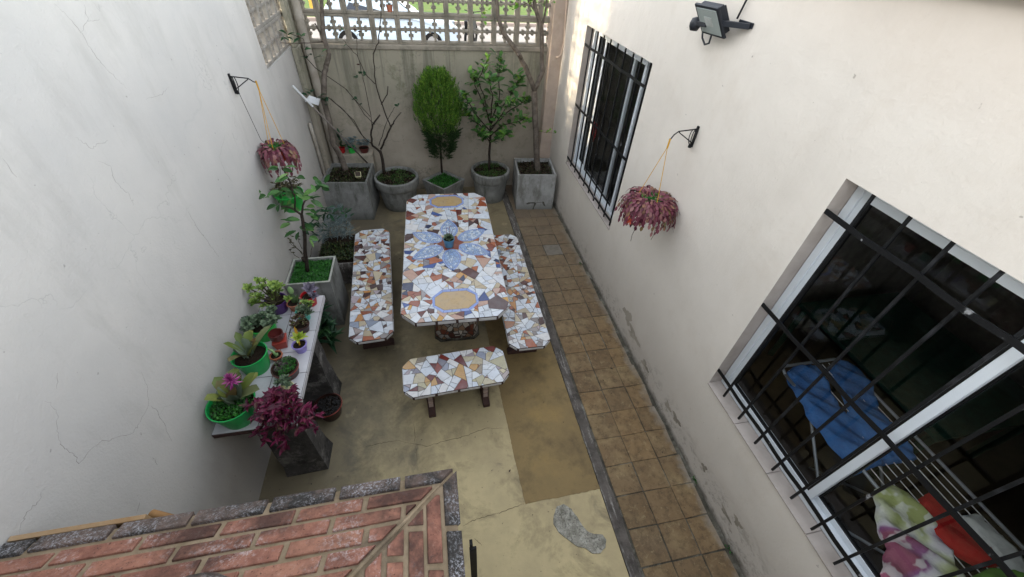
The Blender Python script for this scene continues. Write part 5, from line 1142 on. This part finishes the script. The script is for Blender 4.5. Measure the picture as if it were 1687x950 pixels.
# ------------------------------------------------------------------ hanging baskets and brackets
def bracket(wx, y, zt_, zb_, sgn, armz, armlen, label):
    t = thing('wall_bracket', label, 'wall bracket', (wx, y, zb_))
    b = WMB(); e = Vector((wx + sgn * armlen, y, armz)); b.tube([(wx + sgn * .01, y, zt_ - .02), (wx + sgn * (armlen - .05), y, zt_ - .035), (wx + sgn * (armlen - .02), y, zt_ - .06), e], .0045, 7); b.tube([(wx + sgn * .012, y, zb_ + .03), (wx + sgn * (armlen - .05), y, zt_ - .038)], .004, 6); b.build('arm', 'iron', t, smooth=True)
    b = WMB(); b.bar((wx + sgn * .006, y, zb_), (wx + sgn * .006, y, zt_), .012, .02, up=(0, 1, 0)); zc = (zt_ + zb_) / 2
    for ry in (.018, .032):
        pts = [(wx + sgn * (.018 + .012 * (ry > .02)), y + ry * math.cos(k * PI / 7), zc + .055 * math.sin(k * PI / 7)) for k in range(15)]; b.tube(pts, .0035, 6)
    b.tube([(wx + sgn * .02, y, zb_ - .004), (wx + sgn * .02, y, zb_ + .02)], .013, 8); b.build('wall_plate', 'iron', t, smooth=True, auto=50)
    return e
eR = bracket(XR, 2.64, 2.385, 2.23, -1, 2.285, .205, 'black iron bracket on the cream house wall between the windows')
eL = bracket(XL, 3.90, 2.40, 2.25, 1, 2.335, .19, 'black iron bracket on the grey left wall above the red basket')
def basket(e, zpot, rpot, hpot, potm, label, seed, n, Rr, dz, leafm='cactuspink', dx=0):
    rg = random.Random(seed); c = Vector((e.x + dx, e.y, zpot)); t = thing('hanging_basket', label, 'hanging plant', tuple(c))
    b = WMB(); b.lathe([(.001, 0), (rpot * .72, 0), (rpot * .95, hpot * .7), (rpot, hpot), (rpot - .006, hpot), (rpot * .7, hpot * .5), (.001, hpot * .5)], c, 24); b.build('pot', potm, t, smooth=True, auto=40)
    b = WMB(); 
    for k in range(3):
        a = k * 2 * PI / 3 + .5; b.tube([e, e + Vector((0, 0, -.05)), (c.x + rpot * .97 * math.cos(a), c.y + rpot * .97 * math.sin(a), c.z + hpot)], .0026, 5)
    b.tube([e + Vector((.0, 0, .012)), e + Vector((0, 0, -.06))], .007, 6); b.build('strings', 'string', t)
    b = WMB(); top = c + Vector((0, 0, hpot)); cover(b, lambda x, y: (x - c.x) ** 2 + (y - c.y) ** 2 < (rpot * .95) ** 2, c.x - rpot, c.x + rpot, c.y - rpot, c.y + rpot, top.z, 420, rg, .030, .022); b.build('green_growth', 'cover', t)
    b = WMB()
    for k in range(n):                 # chains of flat segments arching over the rim
        a = rg.uniform(0, 2 * PI); r0 = rpot * rg.uniform(.15, .9); p = Vector((c.x + r0 * math.cos(a), c.y + r0 * math.sin(a), top.z + rg.uniform(0, .02))); d = Vector((math.cos(a), math.sin(a), rg.uniform(.3, 1.0))).normalized(); sg = rg.randint(4, 8); out = rg.uniform(.55, 1.1)
        for s_ in range(sg):
            L = rg.uniform(.032, .048); q = Vector((-math.sin(a), math.cos(a), 0)); nn = q.cross(d) + rv(rg, .3)
            if nn.length < .1: nn = Vector((0, 0, 1))
            b.leaf(p, d, nn, L * 1.1, .026 * rg.uniform(.75, 1.2), 0, seg=4, fold=.12); p = p + d * L
            hr = math.hypot(p.x - c.x, p.y - c.y); pull = .35 + (.8 if hr > Rr * out * .8 else .15)
            d = (d + Vector((0, 0, -pull)) + Vector((math.cos(a), math.sin(a), 0)) * (.1 if hr < Rr * out else -.15)).normalized()
            if p.x < XL + .015 or p.x > XR - .015: break
    b.build('segments', leafm, t)
    return t, c
tR, cR = basket(eR, 1.655, .12, .12, 'yellow_plastic', 'large hanging basket of drooping pink segments in front of the cream house wall', 301, 270, .28, .25, dx=.0)
b = WMB()
for k in range(9):
    b.leaf(cR + Vector((-.17, -.10, .03)) + rv(random.Random(k), .03), (-.5, -.3, -.6), (-.3, -1, .3), .05, .018, 0, seg=3)
b.build('orange_segments', 'orange_plastic', tR)
b = WMB(); b.tube([cR + Vector((-.08, -.05, -.08)), cR + Vector((-.10, -.05, -.18)), cR + Vector((-.10, -.06, -.24))], .0022, 5); b.tube([cR + Vector((.10, -.05, -.08)), cR + Vector((.11, -.05, -.2)), cR + Vector((.10, -.05, -.25))], .0022, 5); b.build('hanging_roots', 'stem', tR)
tL, cL = basket(eL, 1.665, .085, .10, 'orange_plastic', 'hanging orange pot of dusky pink segments beside the grey left wall', 302, 120, .16, .2, dx=-.03)
b = WMB()      # lower green pot on thin strings below the orange one
c = Vector((XL + .142, 3.86, 1.16)); t = thing('hanging_pot', 'lower hanging green pot with brown tufted plant beneath the orange basket', 'hanging plant', tuple(c))
b.lathe([(.001, 0), (.08, 0), (.130, .17), (.136, .175), (.136, .187), (.128, .187), (.08, .09), (.001, .09)], c, 26); b.build('pot', 'green_plastic_bright', t, smooth=True, auto=40)
b = WMB(); 
for k in range(3): a = k * 2.09 + .3; b.tube([(c.x + .13 * math.cos(a), c.y + .13 * math.sin(a), c.z + .18), (cL.x, cL.y, cL.z + .01)], .0016, 4)
b.build('strings', 'stem', t)
b = WMB(); rg = random.Random(303)
for k in range(90): rosette(b, (c.x + rg.uniform(-.11, .11), c.y + rg.uniform(-.10, .10), c.z + .19 + rg.uniform(0, .11)), .03, 9, rg)
b.build('tufts', 'dry', t); b = WMB(); leafy(b, [Vector((c.x + rg.uniform(-.08, .08), c.y + rg.uniform(-.08, .08), c.z + .2)) for _ in range(14)], 2, rg, .06, .03, .02); b.build('leaves', 'roseleaf', t)
b = WMB(); b.tube([(XL + .012, 3.9, 2.255), (XL + .03, 3.9, 2.24), (XL + .06, 3.90, 1.86), (cL.x - .05, cL.y, cL.z + .11)], .0022, 5); tag(b.build('guy_wire', 'wire', loc=(XL + .03, 3.9, 2.2)), 'thin dark wire running from the left bracket down to its basket', 'wire')

# ------------------------------------------------------------------ floodlight
t = thing('floodlight', 'dark grey square floodlight with motion sensor high on the cream wall', 'floodlight', (XR, 2.62, 3.0))
ctr = px(1174, 33, 1.845); fw_ = (px(1147, 6, 1.84), px(1186, 16, 1.84), px(1199, 62, 1.84), px(1163, 47, 1.84))
nrm = Vector((-.80, -.05, -.60)).normalized(); ax = Vector((0, 1, 0)) - nrm * nrm.y; ax.normalize(); ay = nrm.cross(ax).normalized()
mt = Matrix((ax, ay, nrm)).transposed().to_4x4(); mt.translation = Vector((1.86, 2.76, 3.02))
b = WMB(); b.box((-.105, -.085, -.045), (.105, .085, -.005), mat=mt)
for k in range(9): b.box((-.09 + k * .0225 - .004, -.07, -.062), (-.09 + k * .0225 + .004, .07, -.0455), mat=mt)
b.box((-.125, -.10, -.0045), (.125, .10, .012), mat=mt); b.build('housing', 'lampbody', t, bevel=.004)
b = WMB(); b.box((-.105, -.082, .0125), (.105, .082, .015), mat=mt); b.build('lens', 'lampglass', t)
b = WMB(); b.box((-.04, -.03, .0152), (.04, .03, .0165), mat=mt); b.build('led_panel', 'whitecloth', t)
b = WMB(); b.bar((XR - .004, 2.55, 3.035), (1.88, 2.70, 3.03), .03, .008); b.bar((XR - .006, 2.48, 3.035), (XR - .006, 2.62, 3.035), .03, .006, up=(1, 0, 0)); b.bar((XR - .01, 2.50, 3.03), (1.87, 2.655, 3.02), .022, .03); b.build('mounting_arm', 'lampbody', t, bevel=.002)
b = WMB(); sc0 = px(1146, 38, 1.86)
for k, (r_, dz) in enumerate(((.001, -.045), (.025, -.042), (.036, -.02), (.038, .0), (.030, .028), (.001, .038))): pass
b.lathe([(.001, -.045), (.025, -.042), (.036, -.02), (.038, .0), (.030, .028), (.001, .038)], sc0, 20); b.build('sensor', 'lampbody', t, smooth=True)
b = WMB(); b.bar(sc0, Vector((1.87, 2.80, 2.99)), .03, .03); b.build('sensor_neck', 'lampbody', t, bevel=.004)
b = WMB(); q = [px(1158, 45, 1.93), px(1157, 62, 1.93), px(1161, 73, 1.93), px(1168, 71, 1.93), px(1172, 58, 1.93)]; b.tube(q, .0065, 8); b.build('cable_loop', 'lampbody', t, smooth=True)
b = WMB(); b.tube([(1.95, 2.63, 3.05), (1.955, 2.6, 3.2), (1.957, 2.55, 3.33)], .006, 7); b.build('supply_cable', 'lampbody', t, smooth=True)
# ------------------------------------------------------------------ things inside the room
rk = thing('drying_rack', 'folding clothes drying rack standing behind the wide barred window', 'drying rack', (2.75, .5, .012))
A = Vector((2.50, 1.38, 1.0)); B_ = Vector((3.06, 1.40, 1.0)); dv = Vector((-.02, -1.75, 0)); C_ = A + dv; D_ = B_ + dv
b = WMB(); b.tube([A + Vector((0, -.05, 0)), A + Vector((.02, 0, 0)), A + Vector((.05, .02, 0)), B_ + Vector((-.05, .0, 0)), B_ + Vector((-.02, -.02, 0)), B_ + Vector((0, -.07, 0)), D_, C_, A + Vector((0, -.05, 0))], .011, 8); b.build('frame', 'steel', rk, smooth=True)
for (p, q) in ((A + Vector((.0, -.3, 0)), Vector((2.5, .1, .02))), (B_ + Vector((0, -.3, 0)), Vector((3.04, .1, .02))), (C_ + Vector((0, .3, 0)), Vector((2.5, .95, .02))), (D_ + Vector((0, .3, 0)), Vector((3.04, .95, .02)))):
    b = WMB(); b.tube([p, q], .010, 8); b.build('leg', 'steel', rk, smooth=True)
b = WMB()
for k in range(1, 9): f = k / 9; b.tube([A.lerp(B_, f) + Vector((0, -.02, -.004)), C_.lerp(D_, f)], .003, 5)
b.build('wires', 'white', rk)
def cloth(name, outline, z, label, mat, th=.02, amp=.02, seed=1, n=26, cat='clothing', sag=None):
    """draped cloth from a closed plan outline; heightfield top with thickness"""
    rg = random.Random(seed); xs = [p[0] for p in outline]; ys = [p[1] for p in outline]; b = WMB(); N = n
    def ins(x, y):
        c_ = False
        for i in range(len(outline)):
            x1, y1 = outline[i]; x2, y2 = outline[i - 1]
            if (y1 > y) != (y2 > y) and x < (x2 - x1) * (y - y1) / (y2 - y1 + 1e-12) + x1: c_ = not c_
        return c_
    ph = [rg.uniform(0, 6) for _ in range(4)]
    def hz(x, y): return z + amp * (math.sin(x * 21 + ph[0] + y * 5) * .5 + math.sin(y * 17 + x * 9 + ph[1]) * .5 + .4 * math.sin(x * 47 + y * 31 + ph[2])) + (sag(x, y) if sag else 0)
    cx_ = sum(xs) / len(xs); cy_ = sum(ys) / len(ys)
    from mathutils.geometry import delaunay_2d_cdt
    per = []
    for i in range(len(outline)):
        p = outline[i]; q = outline[(i + 1) % len(outline)]
        for s_ in range(4): per.append(Vector((p[0] + (q[0] - p[0]) * s_ / 4, p[1] + (q[1] - p[1]) * s_ / 4)))
    K = len(per); pts = list(per); st = .02; x = min(xs)
    while x < max(xs):
        y = min(ys)
        while y < max(ys):
            if ins(x, y): pts.append(Vector((x + rg.uniform(-.003, .003), y + rg.uniform(-.003, .003))))
            y += st
        x += st
    V_, E_, F_, *_r = delaunay_2d_cdt(pts, [(i, (i + 1) % K) for i in range(K)], [], 1, 1e-5)
    def ed(v): return min((v - p).length for p in per)
    top = []
    for v in V_:
        e_ = ed(v); top.append((v.x, v.y, hz(v.x, v.y) - .03 * max(0, 1 - e_ / .03) ** 2))
    n_ = len(top); b.poly(top + [(a, c, d - th) for a, c, d in top], [tuple(f) for f in F_] + [tuple(k + n_ for k in reversed(f)) for f in F_])
    return tag(b.build(name, mat, loc=(cx_, cy_, z), smooth=True), label, cat)
def zs(pp, z): return [(pz(u, v, z).x, pz(u, v, z).y) for u, v in pp]
J_ = [(1160 + u / 2.436, 560 + v / 2.436) for u, v in ((340, 118), (365, 100), (405, 93), (465, 97), (488, 140), (520, 195), (552, 255), (592, 300), (585, 240), (545, 165), (512, 112), (520, 88), (545, 72), (585, 73), (625, 98), (655, 135), (680, 185), (720, 265), (755, 318), (860, 440), (868, 472), (780, 482), (700, 500), (622, 530), (575, 465), (520, 400), (480, 345), (425, 285), (390, 225), (362, 170))]
cloth('jeans', zs(J_ or [(1303, 607), (1318, 604), (1345, 600), (1360, 640), (1385, 655), (1368, 605), (1380, 590), (1400, 590), (1422, 612), (1448, 650), (1468, 690), (1515, 740), (1516, 762), (1430, 778), (1395, 745), (1365, 705), (1335, 680), (1320, 650)], 1.03), 1.025, 'blue jeans draped flat over the drying rack behind the window', 'denim', amp=.020)
cloth('floral_sheet', zs([(1450, 800), (1475, 795), (1500, 810), (1520, 830), (1545, 860), (1575, 900), (1600, 960), (1540, 990), (1490, 970), (1465, 940), (1470, 900), (1455, 860)], 1.06), 1.05, 'bundled floral sheet in white green and pink on the drying rack', 'floral', amp=.03, seed=3, cat='laundry')
cloth('red_garment', zs([(1527, 815), (1540, 806), (1560, 815), (1600, 860), (1650, 905), (1660, 930), (1625, 930), (1580, 905), (1540, 870), (1522, 840)], 1.06), 1.04, 'plain red garment hanging on the drying rack beside the floral sheet', 'red', amp=.012, seed=4)
cloth('white_towel', zs([(1590, 845), (1620, 840), (1687, 905), (1720, 950), (1690, 970), (1662, 925), (1605, 868)], 1.05), 1.03, 'white pleated towel on the drying rack behind the red garment', 'whitecloth', amp=.012, seed=5, cat='laundry')
cloth('green_towel', zs([(1610, 948), (1650, 930), (1700, 940), (1740, 1000), (1640, 1000)], 1.1), 1.09, 'light green cloth at the lower corner of the drying rack', 'greencloth', amp=.02, seed=6, cat='laundry')
t = thing('green_table', 'dark green topped table standing deep inside the room behind the window', 'table', (4.1, 1.6, .012))
b = WMB(); b.box((3.5, .75, .74), (4.7, 2.2, .78)); b.build('tabletop', 'intgreen', t)
for (x, y) in ((3.55, .8), (4.65, .8), (3.55, 2.15), (4.65, 2.15)): b = WMB(); b.bar((x, y, .012), (x, y, .74), .05, .05); b.build('leg', 'intgreen', t)

# ------------------------------------------------------------------ brick barbecue hood
t = thing('brick_barbecue', 'red brick barbecue hood with lichen covered edge in the foreground', 'barbecue', (-.8, .1, 0))
HX, HY, HZ = -.022, .70, 1.75; SL = math.tan(R(25)); apx = .62
def zb(s_): return HZ + SL * s_
# back slope: plane through back edge rising towards -y ; right slope rising towards -x
b = WMB(); LX = XL + .004; top = .60
b.face([(LX, HY, HZ), (HX, HY, HZ), (HX - top, HY - top, zb(top)), (LX, HY - top, zb(top))][::-1]); b.face([(HX, HY, HZ), (HX, HY - 1.6, HZ), (HX - top, HY - 1.6, zb(top)), (HX - top, HY - top, zb(top))][::-1])
b.face([(LX, HY - top, zb(top)), (HX - top, HY - top, zb(top)), (HX - top, HY - 1.6, zb(top)), (LX, HY - 1.6, zb(top))][::-1])
b.face([(LX, HY, HZ - .055), (HX, HY, HZ - .055), (HX, HY - 1.6, HZ - .055), (LX, HY - 1.6, HZ - .055)]); b.face([(LX, HY, HZ - .055), (HX, HY, HZ - .055), (HX, HY, HZ), (LX, HY, HZ)]); b.face([(HX, HY, HZ - .055), (HX, HY - 1.6, HZ - .055), (HX, HY - 1.6, HZ), (HX, HY, HZ)]); b.build('hood', 'mortar', t)
# bricks laid on the slopes, clipped to the hip
def slope_bricks(slope, first_edge):
    b = WMB(); rg = random.Random(5 if slope == 'back' else 6); cs = 1 / math.cos(R(25))
    bw, mr, bl, ml = .058, .012, .235, .014; w0 = .004; row = 0
    while w0 < top * cs - .02:
        w1 = w0 + bw; e = (row % 2) * .12 + rg.uniform(-.02, .02) - .05; lim = 1.6
        if row == 0: w0_, w1_ = -.012, .050
        else: w0_, w1_ = w0, w1
        while e < lim:
            e1 = e + bl * rg.uniform(.96, 1.03); poly = [(e, w0_), (e1, w0_), (e1, w1_), (e, w1_)]
            j = lambda: rg.uniform(-.0025, .0025); poly = [(x + j(), y + j()) for x, y in poly]
            # hip: along-edge coordinate must exceed s = w cos(25)
            poly = clip(poly, -1, math.cos(R(25)), -.016 if row else -.004); poly = clip(poly, 1, 0, (HX - LX) if slope == 'back' else 1.58)
            if len(poly) >= 3 and area(poly) > 3e-4:
                hgt = .009 if row else .014; hgt += rg.uniform(-.002, .002)
                def P3(x, w_, h_):
                    s_ = w_ * math.cos(R(25)); z = HZ + w_ * math.sin(R(25)) + h_ * math.cos(R(25)); off = -h_ * math.sin(R(25))
                    return Vector((HX - x, HY - s_ - off, z)) if slope == 'back' else Vector((HX - s_ - off, HY - x, z))
                pin = inset(poly if sum((poly[(i + 1) % len(poly)][0] - p[0]) * (poly[(i + 1) % len(poly)][1] + p[1]) for i, p in enumerate(poly)) < 0 else poly[::-1], .003)
                if len(pin) >= 3:
                    sel = (row == 0) == first_edge
                    if sel:
                        bp = [P3(x, w_, -.004 if row else -.03) for x, w_ in pin]; mp_ = [P3(x, w_, hgt * .75) for x, w_ in pin]; ctrx = sum(x for x, _ in pin) / len(pin); ctrw = sum(w_ for _, w_ in pin) / len(pin)
                        tp_ = [P3(x + (ctrx - x) * .03, w_ + (ctrw - w_) * .12, hgt) for x, w_ in pin]; n = len(pin); b.poly(bp + mp_ + tp_, [(i, (i + 1) % n, n + (i + 1) % n, n + i) for i in range(n)] + [(n + i, n + (i + 1) % n, 2 * n + (i + 1) % n, 2 * n + i) for i in range(n)] + [tuple(range(2 * n, 3 * n))])
            e = e1 + ml
        w0 += bw + mr; row += 1
        if row == 1: w0 = .062
    return b
slope_bricks('back', False).build('back_bricks', 'brick', t); slope_bricks('side', False).build('side_bricks', 'brick', t)
slope_bricks('back', True).build('back_edge_bricks', 'brickedge', t); slope_bricks('side', True).build('side_edge_bricks', 'brickedge', t)
b = WMB(); hp = []
for k in range(14):
    s_ = .045 + (top - .045) * k / 13; hp.append((HX - s_ + rnd.uniform(-.004, .004), HY - s_, zb(s_) + .006 + rnd.uniform(-.003, .003)))
b.tube(hp, [.003 + .0045 * min(1, k / 4) * rnd.uniform(.6, 1.2) for k in range(14)], 7); b.build('hip_mortar', 'mortar', t, smooth=True)
b = WMB(); b.box((LX, -.75, 0), (-1.40, .52, HZ - .06)); b.box((-.20, -.75, 0), (-.08, .52, HZ - .06)); b.box((-1.40, -.75, .75), (-.20, .52, .85)); b.build('pillars', 'soot', t)
b = WMB(); b.box((-1.1, -.45, zb(top)), (-.66, -.02, 3.0)) ; b.build('flue', 'brickedge', t, bevel=.01)
b = WMB(); p = pz(310, 955, 2.03); 
ring = [(.09 * math.cos(k * PI / 5) * rnd.uniform(.8, 1.1), .07 * math.sin(k * PI / 5) * rnd.uniform(.8, 1.1)) for k in range(10)]; zc = 1.99
b.frustum([Vector((p.x + x, p.y + y - .03, zc - .06)) for x, y in ring], [Vector((p.x + x * .7, p.y + y * .7 - .03, zc + .03)) for x, y in ring]); tag(b.build('broken_brick', 'brickedge', loc=tuple(p), bevel=.012), 'rough white speckled lump of broken brick lying on the hood', 'brick')
b = WMB(); b.box((LX + .002, HY + .016, HZ - .06), (-1.13, HY + .034, HZ + .004)); tag(b.build('wooden_board', 'board', loc=(-1.3, HY + .03, HZ - .06), bevel=.002), 'yellowed board wedged between the left wall and the brick hood', 'board')
p = px(250, 846, -1.27); q = Vector((p.x + .30, p.y - .12, p.z - .01)); b = WMB(); b.tube([p, q], .017, 14); tag(b.build('wooden_stick', 'wood', loc=tuple(p), smooth=True, auto=50), 'round wooden stick end poking out behind the brick hood', 'stick')
p = px(776, 892, .028); b = WMB(); p0 = px(776, 890, .03)
t = thing('iron_poker', 'black iron bar standing upright beside the brick hood', 'iron bar', (.035, .62, 0)); z_ = 3.4 - .62 * (3.4 - 0) / .91 if False else None
pt = py(776, 893, .50); b = WMB(); b.bar((pt.x, .50, 0), (pt.x, .50, pt.z), .013, .022, up=(0, 1, 0)); b.bar((pt.x + .006, .49, 0), (pt.x + .006, .49, pt.z - .045), .03, .012, up=(0, 1, 0)); b.build('bar', 'iron', t, bevel=.002)

# ------------------------------------------------------------------ street beyond the wall
b = MB(); b.box((-60, YB + .3, -.018), (60, 15.0, .0)); struct(b.build('pavement', 'pave'))
b = MB(); b.box((-60, 15.0, -.018), (60, 21.2, -.004)); struct(b.build('road', 'street'))
b = MB(); b.box((-60, 21.2, -.018), (60, 21.5, .11)); struct(b.build('kerb', 'pave'))
b = MB(); b.box((-60, 21.5, -.018), (60, 60, .09)); struct(b.build('lawn', 'lawn'))
b = MB(); b.box((-60, 27.0, .092), (60, 28.2, .10)); struct(b.build('footpath', 'pave'))
def car(loc, label, L=4.5, rz=0):
    t = thing('parked_car', label, 'car', (*loc, 0), rz); W_ = 1.7; b = MB()
    prof = [(-L / 2, .35), (-L / 2 + .02, .75), (-L / 2 + .12, .92), (-L / 2 + .45, 1.38), (-L / 2 + .8, 1.46), (.25, 1.46), (.95, .98), (L / 2 - .25, .84), (L / 2 - .02, .66), (L / 2, .35), (L / 2 - .3, .25), (-L / 2 + .3, .25)]
    n = len(prof); yo = [(.0 if z < 1.0 else .16 * (z - .95) / .5) for x, z in prof]
    lv = [Vector((x, -W_ / 2 + o_, z)) for (x, z), o_ in zip(prof, yo)]; rv_ = [Vector((x, W_ / 2 - o_, z)) for (x, z), o_ in zip(prof, yo)]; b.frustum(lv, rv_); b.build('body', 'carwhite', t, bevel=.05)
    b = MB()
    for s_ in (-1, 1):
        for (xa, xb, xc, xd) in ((-1.45, -.6, -.6, -1.15), (-.52, .72, .28, -.52)):
            b = MB()
            y0, y1 = s_ * (W_ / 2 - .005), s_ * (W_ / 2 - .15); b.frustum([Vector((xa, y0 + s_ * .006, .96)), Vector((xb, y0 + s_ * .006, .96)), Vector((xc, y1 + s_ * .004, 1.38)), Vector((xd, y1 + s_ * .004, 1.38))], [Vector((xa, y0, .96)), Vector((xb, y0, .96)), Vector((xc, y1, 1.38)), Vector((xd, y1, 1.38))]); b.build('side_window', 'carglass', t)
    b = MB(); b.frustum([Vector((.36, -.62, 1.40)), Vector((.36, .62, 1.40)), Vector((.90, .74, 1.03)), Vector((.90, -.74, 1.03))], [Vector((.365, -.62, 1.41)), Vector((.365, .62, 1.41)), Vector((.91, .74, 1.04)), Vector((.91, -.74, 1.04))]); b.build('windscreen', 'carglass', t)
    for sx in (-1, 1):
        for s_ in (-1, 1):
            b = MB(); c_ = Vector((sx * 1.38, s_ * (W_ / 2 - .1), .31)); b.tube([c_ + Vector((0, -s_ * .1, 0)), c_ + Vector((0, s_ * .115, 0))], .31, 24); wh = b.build('wheel', 'tyre', t, smooth=True, auto=40)
            b = MB(); b.tube([c_ + Vector((0, s_ * .1155, 0)), c_ + Vector((0, s_ * .125, 0))], .19, 18); b.build('hubcap', 'hub', wh)
    for s_ in (-1, 1): b = MB(); b.cbox((L / 2 - .05, s_ * .6, .68), (.08, .3, .14)); b.build('headlight', 'hub', t, bevel=.02)
    return t
car((-.93, 16.8), 'white car parked nearest in the street behind the pierced wall')
tm = thing('motorbike', 'black motorbike parked in the street right of the white car', 'motorbike', (1.9, 17.2, 0), R(70))
for x in (-.6, .6): b = MB(); pts = [(x + .28 * math.cos(k * PI / 9), 0, .30 + .28 * math.sin(k * PI / 9)) for k in range(19)]; b.tube(pts, .05, 8); b.build('wheel', 'tyre', tm, smooth=True)
b = MB(); b.frustum([Vector(v) for v in ((-.45, -.12, .4), (.35, -.12, .35), (.35, .12, .35), (-.45, .12, .4))], [Vector(v) for v in ((-.6, -.1, .85), (.3, -.12, .95), (.3, .12, .95), (-.6, .1, .85))]); b.tube([(.6, 0, .3), (.35, 0, 1.0)], .03, 8); b.tube([(.33, -.32, 1.05), (.35, 0, 1.0), (.33, .32, 1.05)], .018, 8); b.build('body', 'gasket', tm, bevel=.03)
b = WMB(); b.box((-4.55, 22.2, .09), (-4.25, 22.5, 3.2)); tag(b.build('street_post', 'yellowpost', loc=(-4.4, 22.35, .09)), 'yellow square post on the lawn across the street', 'post')
b = WMB(); b.tube([(-2.45, 17.9, 0), (-2.3, 17.9, .5), (-2.0, 17.9, .55), (-1.85, 17.9, .0)], .03, 8); b.tube([(-2.3, 17.9, .5), (-2.35, 17.9, .9)], .03, 8); o_ = b.build('bicycle_stand', 'bluepaint', loc=(-2.2, 17.9, 0), smooth=True); tag(o_, 'blue bent tube stand on the road near the white car', 'stand')
# small terracotta pot on a pierced block
pp = py(643, 24, 6.34); c = (pp.x, 6.36, ZL + BP + .034); t = potted('potted_succulent', 'small terracotta pot with spiky plant sitting in a pierced block of the rear wall', c, .04, .03, .075, 'terra', .85); b = WMB(); rosette(b, (c[0], c[1], c[2] + .07), .06, 16, random.Random(9), wid=.25, shape='blade'); b.build('leaves', 'greysucc', t)
rg = random.Random(501); t = thing('garden_tree', 'neighbour tree beyond the pierced left wall panel', 'tree', (-4.7, 5.8, 0)); b = MB(); b.tube([(0, 0, 0), (.05, 0, 1.2), (0, .1, 2.4), (.1, 0, 3.4)], [.13, .11, .09, .04], 9)
for k in range(6): a = k * 1.05; b.tube([(0, .05, 1.9 + k * .15), (.5 * math.cos(a), .5 * math.sin(a), 2.6 + k * .2), (.95 * math.cos(a), .95 * math.sin(a), 3.0 + k * .25)], [.05, .03, .015], 6)
b.build('trunk', 'bark', t, smooth=True); b = MB()
for k in range(60):
    d = rv(rg); c_ = Vector((d.x * 1.0, d.y * 1.5, 3.7 + d.z * 1.0))
    for q in range(30): b.leaf(c_ + rv(rg, .22), rv(rg), rv(rg), .11, .05, seg=2)
b.build('crown', 'leafbright', t)
GR = {'bench': 'mosaic benches around the table', 'window': 'sliding windows of the house wall', 'window grille': 'iron grilles over the windows', 'wall bracket': 'iron wall brackets', 'hanging plant': 'plants hanging from the wall brackets', 'pier': 'piers in the rear corners', 'potted tree': 'planters along the walls', 'clothing': 'laundry on the drying rack', 'laundry': 'laundry on the drying rack'}
for o in list(bpy.data.objects):
    if o.parent or 'category' not in o: continue
    g = GR.get(o['category'])
    if o['category'] in ('potted plant', 'pot') and XL < o.location.x < -1.0 and 1.5 < o.location.y < 2.85 and o.location.z > .85: g = 'pots crowded on the tiled shelf'
    elif o['category'] == 'potted plant' and o.location.y > 5.5 and o.location.z < .1: g = 'planters along the walls'
    elif o['category'] == 'potted plant' and o.location.y > 6 and .7 < o.location.z < .8: g = 'small pots on the rear plinth'
    if g: o['group'] = g
rg = random.Random(777); b = MB()       # fallen leaves and grit on the patio
for k in range(90):
    x = rg.uniform(-1.45, 1.9); y = rg.uniform(.9, 5.3) if k % 3 else rg.uniform(4.6, 5.6); L_ = rg.uniform(.008, .022) if k % 4 else rg.uniform(.02, .035)
    b.leaf((x, y, .010), (rg.uniform(-1, 1), rg.uniform(-1, 1), .05), (0, 0, 1), L_, L_ * .5, 0, seg=2, fold=rg.uniform(-.3, .5))
o = b.build('fallen_leaves', 'litter'); o['kind'] = 'stuff'; tag(o, 'scattered dead leaf bits on the patio floor', 'leaf litter')
# a few tufts of weed at the wall foot
rg = random.Random(401)
b = MB()
for (u, v, z) in ((957, 435, .0), (1205, 905, 0), (1150, 790, 0)):
    p = pz(u, v, .01); p.x = min(p.x, XR - .01)
    for k in range(14): b.leaf(p + Vector((rg.uniform(-.015, .01), rg.uniform(-.03, .03), 0)), (rg.uniform(-.8, .2), rg.uniform(-.6, .6), rg.uniform(.2, 1)), (0, 0, 1), .022, .011, 0, seg=2)
o = b.build('weeds', 'cover'); o['kind'] = 'stuff'; tag(o, 'tiny green weeds in the joint along the house wall foot', 'weeds')
